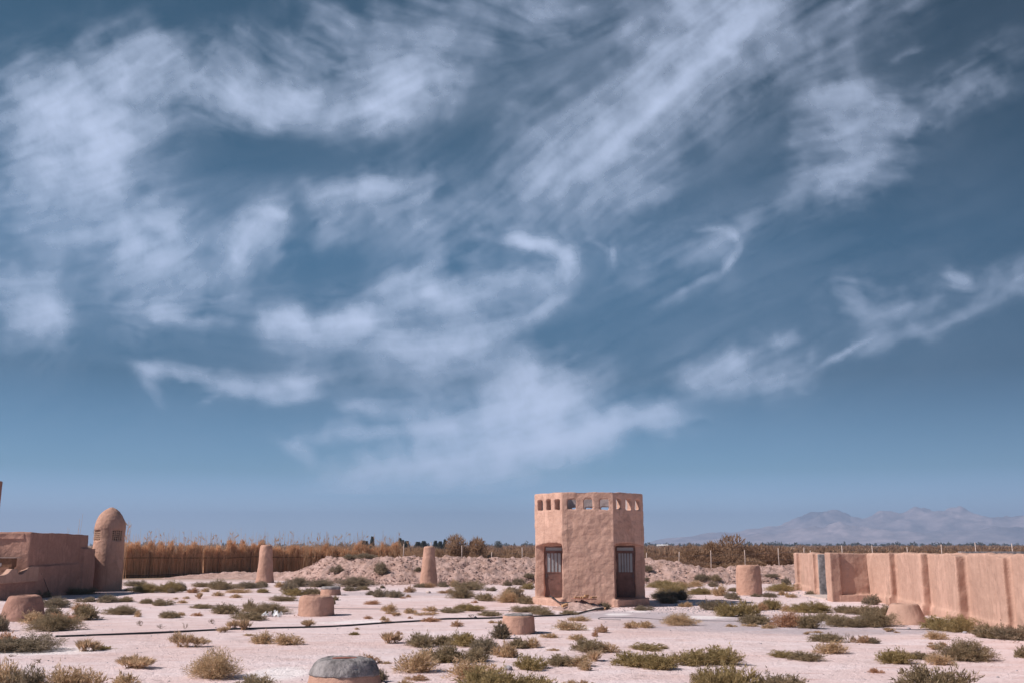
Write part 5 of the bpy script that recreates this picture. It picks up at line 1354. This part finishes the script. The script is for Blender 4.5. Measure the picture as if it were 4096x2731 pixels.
# ---------------------------------------------------------------- shrubs
def tri_sprigs(P, Dr, L, W, T, rg):
    """narrow leaf blades at points P along directions Dr"""
    n = len(P)
    r = rg.normal(size=(n, 3)); side = np.cross(Dr, r); side /= np.linalg.norm(side, axis=1)[:, None] + 1e-9
    a = P - side * W[:, None]; b = P + side * W[:, None]; c_ = P + Dr * L[:, None]
    V = np.stack([a, b, c_], 1).reshape(-1, 3); Fc = np.arange(3 * n).reshape(n, 3)
    return V, Fc, np.repeat(T, 3)
def shrub_mesh(seed, w, n_br, n_leaf, leaf, mode):
    """dome of width w and height 1 unit of w*.42"""
    rg = np.random.RandomState(seed); h = w * .42
    nm = rg.randint(4, 7) if mode == 'dense' else rg.randint(2, 5)
    mc = np.stack([rg.uniform(-.33, .33, nm) * w, rg.uniform(-.25, .25, nm) * w], 1); mc[0] = 0
    mr = rg.uniform(.16, .30, nm) * w; mh = rg.uniform(.55, 1.0, nm) * h; mr[0] = .30 * w; mh[0] = h * .9
    k = rg.randint(0, nm, n_br)
    th = rg.uniform(0, 2 * np.pi, n_br); ph = np.arccos(rg.uniform(.02, 1.0, n_br))
    if mode == 'spiky': ph *= .62
    rr = mr[k] * rg.uniform(.75, 1.18, n_br)
    tip = np.stack([mc[k, 0] + rr * np.sin(ph) * np.cos(th), mc[k, 1] + rr * np.sin(ph) * np.sin(th), mh[k] * rg.uniform(.75, 1.15, n_br) * np.cos(ph) + .02 * w], 1)
    base = np.stack([mc[k, 0] * .7 + rg.normal(0, .05 * w, n_br), mc[k, 1] * .7 + rg.normal(0, .05 * w, n_br), np.zeros(n_br)], 1)
    m = n_leaf
    bi = rg.randint(0, n_br, m); t = rg.uniform(.30, 1.05, m) ** .8
    P = base[bi] + (tip[bi] - base[bi]) * t[:, None]; P[:, 2] += .10 * h * np.sin(np.pi * t)
    P += rg.normal(0, .022 * w, (m, 3)); P[:, 2] = np.abs(P[:, 2])
    d = tip[bi] - base[bi]; d /= np.linalg.norm(d, axis=1)[:, None] + 1e-9
    d = d + rg.normal(0, .55 if mode != 'spiky' else .18, (m, 3)); d[:, 2] += .25; d /= np.linalg.norm(d, axis=1)[:, None]
    L = leaf * rg.uniform(.6, 1.6, m) * (1.6 if mode == 'spiky' else 1); W = leaf * rg.uniform(.10, .20, m)
    tone = rg.uniform(0, 1, n_br)[bi] * .5 + rg.uniform(0, 1, m) ** 2 * .6
    V1, F1, T1 = tri_sprigs(P, d, L, W, tone, rg)
    # branches as thin blades
    db = tip - base; Lb = np.linalg.norm(db, axis=1); db /= Lb[:, None]
    V2, F2, T2 = tri_sprigs(base, db, Lb * 1.04, np.full(n_br, leaf * .10), rg.uniform(.3, 1, n_br), rg)
    # stray twigs that break the outline
    ns = n_br // 4; q = rg.randint(0, n_br, ns); ds = db[q] + rg.normal(0, .45, (ns, 3)); ds[:, 2] += .3; ds /= np.linalg.norm(ds, axis=1)[:, None]
    V3, F3, T3 = tri_sprigs(tip[q] - db[q] * .05 * w, ds, rg.uniform(.05, .13, ns) * w, np.full(ns, leaf * .09), rg.uniform(.6, 1, ns), rg)
    V = np.concatenate([V1, V2, V3]); Fc = np.concatenate([F1, F2 + len(V1), F3 + len(V1) + len(V2)]); T = np.concatenate([T1, T2, T3])
    me = np_mesh('shrub', V, Fc, np.clip(T, 0, 1)); me.materials.append(None)
    # woody stems at the foot
    bm = bmesh.new()
    for i in range(0, n_br, max(1, n_br // 14)):
        add_tube(bm, [Vector(base[i]) - Vector((0, 0, .03)), Vector(base[i] * .6 + tip[i] * .4) + Vector((0, 0, .05 * h)), Vector(base[i] * .25 + tip[i] * .75)], leaf * .16, 4, leaf * .05)
    ms = bpy.data.meshes.new('stems'); bm.to_mesh(ms); bm.free(); ms.materials.append(M_STEM)
    return me, ms, w
def twig_mesh(seed, w=.5):
    rg = random.Random(seed); bm = bmesh.new()
    def br(p, d, L, r, depth):
        q = p + d * L * .5 + Vector((rg.gauss(0, .1), rg.gauss(0, .1), .05)) * L; e = q + d * L * .5
        add_tube(bm, [p, q, e], r, 4, r * .5)
        if depth:
            for k in range(rg.randint(2, 4)):
                nd = (d + Vector((rg.gauss(0, .7), rg.gauss(0, .6), rg.uniform(0, .5)))).normalized()
                br(p + (e - p) * rg.uniform(.4, 1), nd, L * rg.uniform(.4, .7), r * .6, depth - 1)
    for k in range(6):
        a = rg.uniform(0, 6.28); s = rg.uniform(.3, 1.0)
        br(Vector((0, 0, -.01)), Vector((math.cos(a) * s, math.sin(a) * s * .7, .6)).normalized(), w * .42, .009, 2)
    me = bpy.data.meshes.new('twig_plant'); bm.to_mesh(me); bm.free()
    a = me.attributes.new('tone', 'FLOAT', 'POINT'); a.data.foreach_set('value', np.random.RandomState(seed).rand(len(me.vertices)).astype(np.float32) * .6)
    me.materials.append(None)
    return me
SIZES = {'S': (.40, 90, 1500, .042), 'M': (.85, 150, 4600, .046), 'L': (1.6, 280, 14000, .047)}
LIB = {}
for sz, (w, nb_, nl, lf) in SIZES.items():
    for v in range(3): LIB['dense', sz, v] = shrub_mesh(100 + v * 7 + ord(sz), w, nb_, nl, lf, 'dense')
    for v in range(2): LIB['airy', sz, v] = shrub_mesh(300 + v * 5 + ord(sz), w, int(nb_ * 1.0), int(nl * .48), lf * 1.0, 'airy')
    for v in range(2): LIB['spiky', sz, v] = shrub_mesh(500 + v * 3 + ord(sz), w, int(nb_ * .8), int(nl * .45), lf * 1.1, 'spiky')
TWIGS = [twig_mesh(s) for s in range(3)]
MODE = {'o': 'dense', 'y': 'dense', 'g': 'dense', 'd': 'airy', 's': 'airy', 'r': 'airy', 'v': 'dense', 'k': 'spiky'}
NAME = {'o': 'shrub', 'y': 'shrub', 'g': 'shrub', 'd': 'dry_shrub', 's': 'dry_shrub', 'r': 'dry_shrub', 'v': 'shrub', 'k': 'tuft', 't': 'twig_plant'}
CAT = {'shrub': 'shrub', 'dry_shrub': 'shrub', 'tuft': 'tuft', 'twig_plant': 'twig'}
rg = random.Random(77)
for i, (x, y, w, h, k, z, lab) in enumerate(SHRUBS):
    z = z if z else gz(x, y)
    nm = NAME[k]
    if k == 't':
        me = TWIGS[i % 3]; s = w / .5; o = bpy.data.objects.new(nm, me); sc = (s, s * .8, max(h / .42, .25 * s))
    else:
        sz = 'S' if w < .58 else ('M' if w < 1.15 else 'L')
        me, ms, w0 = LIB[MODE[k], sz, i % (3 if MODE[k] == 'dense' else 2)]
        o = bpy.data.objects.new(nm, me); s = w / w0 * 1.60; sc = (s, s * rg.uniform(.65, .85) if w > .9 else s * .9, h / (w0 * .42) * 1.02)
    COL.objects.link(o); o.location = (x, y, z - .01); o.scale = sc
    o.rotation_euler = (0, 0, rg.choice((0, math.pi)) + rg.uniform(-.35, .35))
    o.material_slots[0].link = 'OBJECT'; o.material_slots[0].material = M_LEAF[k]
    tag(o, lab, CAT[nm], 'shrubs scattered on the salt flat')
    if k != 't' and w > .7:
        c = bpy.data.objects.new('stems', ms); COL.objects.link(c); c.parent = o

# ---------------------------------------------------------------- tamarisk thicket beyond the posts
def tamarisk_mesh(seed, w, h, n):
    rg = np.random.RandomState(seed); nm = rg.randint(6, 10)
    mc = np.stack([rg.uniform(-.36, .36, nm) * w, rg.uniform(-.3, .3, nm) * w, rg.uniform(.25, .72, nm) * h], 1)
    mr = rg.uniform(.15, .27, nm) * w
    k = rg.randint(0, nm, n); u = rg.normal(size=(n, 3)); u /= np.linalg.norm(u, axis=1)[:, None]
    P = mc[k] + u * (mr[k] * rg.uniform(.45, 1.12, n) ** .6)[:, None] * np.array([1, 1, h / w * 1.25]); P[:, 2] = np.abs(P[:, 2])
    d = u + rg.normal(0, .6, (n, 3)); d[:, 2] += .35; d /= np.linalg.norm(d, axis=1)[:, None]
    V, Fc, T = tri_sprigs(P, d, rg.uniform(.14, .36, n), rg.uniform(.022, .05, n), rg.uniform(0, 1, nm)[k] * .4 + rg.uniform(0, 1, n) ** 2 * .6, rg)
    me = np_mesh('tamarisk', V, Fc, np.clip(T, 0, 1)); me.materials.append(M_TAMARISK)
    bm = bmesh.new()
    for j in range(nm):
        add_tube(bm, [Vector((mc[j, 0] * .3, mc[j, 1] * .3, -.1)), Vector((mc[j, 0] * .7, mc[j, 1] * .7, mc[j, 2] * .5)), Vector(mc[j])], .05, 5, .02)
    ms = bpy.data.meshes.new('trunk'); bm.to_mesh(ms); bm.free(); ms.materials.append(M_STEM)
    return me, ms
TAM = [tamarisk_mesh(900 + i, 4.0, 2.2, 4200) for i in range(4)]
def put_tam(i, x, y, s, sz, label, group=None, trunk=True):
    me, ms = TAM[i % 4]; o = bpy.data.objects.new('tamarisk_bush', me); COL.objects.link(o); o.location = (x, y, 0); o.scale = (s, s, sz); o.rotation_euler = (0, 0, rg.uniform(0, 6.28))
    tag(o, label, 'bush', group)
    if trunk:
        c = bpy.data.objects.new('trunk', ms); COL.objects.link(c); c.parent = o
BIG = [(-4.4, 102, 1.05, 1.75, 'tall domed tamarisk rising above the others left of the hut'), (20.2, 93, 1.30, 1.62, 'biggest brown tamarisk behind the berm right of the hut'), (23.6, 92, 1.25, 1.22, 'dark broad tamarisk just left of the far end of the right wall'), (17.0, 94, .95, 1.20, 'rounded tamarisk left of the biggest brown one'),
       (-8.2, 101, .85, 1.18, 'tamarisk right beside the middle tapered pillar'), (-1.2, 104, 1.0, 1.02, 'low wide tamarisk just left of the hut'), (-11.5, 108, .7, 1.1, 'tamarisk where the reeds thin out')]
for i, b in enumerate(BIG): put_tam(i, *b, 'tamarisks beyond the fence posts')
for i in range(96):
    y = 86 + 46 * (i / 95) ** 1.2; 
    x = rg.uniform(-.14, .60) * y if i % 3 else rg.uniform(.12, .60) * y
    s = rg.uniform(.7, 1.15); put_tam(i, x, y, s, rg.uniform(.62, .92) * (1.0 if x > 0 else .9), 'brown tamarisk bush in the thicket beyond the fence posts', 'tamarisks in the thicket', i < 30)
# far scrub that reads as one mass
rn = np.random.RandomState(4); VV, FF, TT = [], [], []; off = 0
for i in range(1500):
    y = 135 + 900 * rn.rand() ** 1.7; x = rn.uniform(-.62, .66) * y; w = rn.uniform(2.5, 6) * (1 + y / 900); h = rn.uniform(.7, 1.9) * (1 + y / 2500) * (1 if x > -20 else .7)
    n = 220 if y < 350 else 90
    u = rn.normal(size=(n, 3)); u /= np.linalg.norm(u, axis=1)[:, None]; u[:, 2] = np.abs(u[:, 2])
    P = u * np.array([w / 2, w / 2, h]) * rn.uniform(.5, 1.05, (n, 1)) + np.array([x, y, 0])
    d = u + rn.normal(0, .6, (n, 3)); d[:, 2] += .4; d /= np.linalg.norm(d, axis=1)[:, None]
    V1, F1, T1 = tri_sprigs(P, d, rn.uniform(.3, .7, n) * (1 + y / 500), rn.uniform(.06, .14, n) * (1 + y / 400), rn.uniform(0, .8, n), rn)
    VV.append(V1); FF.append(F1 + off); TT.append(T1); off += len(V1)
tag(link_mesh('far_scrub', np_mesh('far_scrub', np.concatenate(VV), np.concatenate(FF), np.concatenate(TT)), M_TAMARISK), kind='stuff')
# dark trees on the far plain
VV, FF, TT = [], [], []; off = 0
for i in range(900):
    y = rn.uniform(1300, 3800); x = rn.uniform(-.62, .70) * y
    if x < .12 * y and rn.rand() < .7: continue
    h = rn.uniform(3.5, 8.5); w = rn.uniform(4, 14); n = 60
    u = rn.normal(size=(n, 3)); u /= np.linalg.norm(u, axis=1)[:, None]; u[:, 2] = np.abs(u[:, 2])
    P = u * np.array([w / 2, w / 2, h * .9]) * rn.uniform(.4, 1, (n, 1)) + np.array([x, y, 0])
    V1, F1, T1 = tri_sprigs(P, np.tile([0, 0, 1.0], (n, 1)) + rn.normal(0, .3, (n, 3)), rn.uniform(1, 2.2, n), rn.uniform(.6, 1.5, n), rn.uniform(0, .7, n), rn)
    VV.append(V1); FF.append(F1 + off); TT.append(T1); off += len(V1)
tag(link_mesh('far_trees', np_mesh('far_trees', np.concatenate(VV), np.concatenate(FF), np.concatenate(TT)), M_CONIFER), kind='stuff')
# a stand of dark conifers left of the middle pillar
def conifer_mesh(seed):
    rg_ = np.random.RandomState(seed); n = 1500; t = rg_.rand(n) ** .8; h = 5.0; r = (1 - t) ** .8 * 1.15 + .08; a = rg_.uniform(0, 6.28, n); q = rg_.uniform(.35, 1.1, n)
    P = np.stack([np.cos(a) * r * q, np.sin(a) * r * q, .5 + t * (h - .5)], 1); d = np.stack([np.cos(a), np.sin(a), rg_.uniform(-.2, .9, n)], 1); d /= np.linalg.norm(d, axis=1)[:, None]
    V, Fc, T = tri_sprigs(P, d, rg_.uniform(.3, .65, n), rg_.uniform(.06, .14, n), rg_.rand(n) * .7, rg_)
    me = np_mesh('conifer', V, Fc, T); me.materials.append(M_CONIFER)
    bm = bmesh.new(); add_tube(bm, [(0, 0, -.2), (0, 0, 2), (0, 0, 4.4)], .16, 6, .04); ms = bpy.data.meshes.new('trunk'); bm.to_mesh(ms); bm.free(); ms.materials.append(M_STEM)
    return me, ms
CON = [conifer_mesh(s) for s in range(2)]
for i, (px, hh, wd) in enumerate([(-53, 6.4, .75), (-58.5, 4.8, 1.1), (-56, 4.6, 1.0), (-44.5, 5.9, .8), (-42.5, 5.0, .9), (-40, 4.6, 1.1), (-37, 4.3, 1.3), (-34, 4.6, 1.2), (-30.5, 4.8, .9), (-28, 4.5, 1.0), (-25.6, 5.2, .7), (-23.4, 5.4, .7), (-22.2, 4.9, .7)]):
    me, ms = CON[i % 2]; o = bpy.data.objects.new('conifer_tree', me); COL.objects.link(o); o.location = (px, 385 + (i * 37 % 23), 0); o.scale = (wd * 1.2, wd * 1.2, hh / 5.6); o.rotation_euler = (0, 0, i)
    tag(o, 'dark conifer in the distant row between the reeds and the middle pillar', 'tree', 'distant conifers')
    c = bpy.data.objects.new('trunk', ms); COL.objects.link(c); c.parent = o
# round dark tree on the plain and a white shed, both far off
o = bpy.data.objects.new('round_tree', tamarisk_mesh(990, 4.0, 2.2, 1500)[0]); COL.objects.link(o); o.data.materials[0] = M_CONIFER
o.location = (-5.4, 392, 0); o.scale = (.9, .9, 2.1); tag(o, 'small round dark tree alone on the horizon just left of the hut', 'tree')
sh = empty('white_shed', (134, 905, 0)); tag(sh, 'tiny long white shed on the horizon right of the hut', 'shed')
bm = bmesh.new(); add_box(bm, -4.6, 4.6, -3, 3, -.5, 2.3); from_bm('wall', bm, M_WHITE, sh)
bm = bmesh.new(); add_profile(bm, [(-3.4, 2.3), (3.4, 2.3), (0, 3.1)], -5, 5, Matrix.Rotation(R(90), 4, 'Z')); from_bm('roof', bm, M_WHITE, sh)
# a bird high in the sky
bd = empty('bird', (-62.0, 95.0, 62.5)); tag(bd, 'tiny dark bird flying at the top left of the sky', 'bird')
bm = bmesh.new(); add_tube(bm, [(-.35, 0, 0), (-.1, 0, .02), (.2, 0, .02), (.42, 0, .03)], .09, 6, .03); from_bm('body', bm, M_HOSE, bd)
for s in (-1, 1):
    bm = bmesh.new(); vs = [bm.verts.new(v) for v in [(.15, 0, .05), (-.12, 0, .05), (-.15, s * .45, .22), (-.05, s * .8, .12), (.16, s * .42, .24)]]; bm.faces.new(vs)
    r_ = bmesh.ops.solidify(bm, geom=bm.faces[:], thickness=.02); from_bm('wing', bm, M_HOSE, bd)
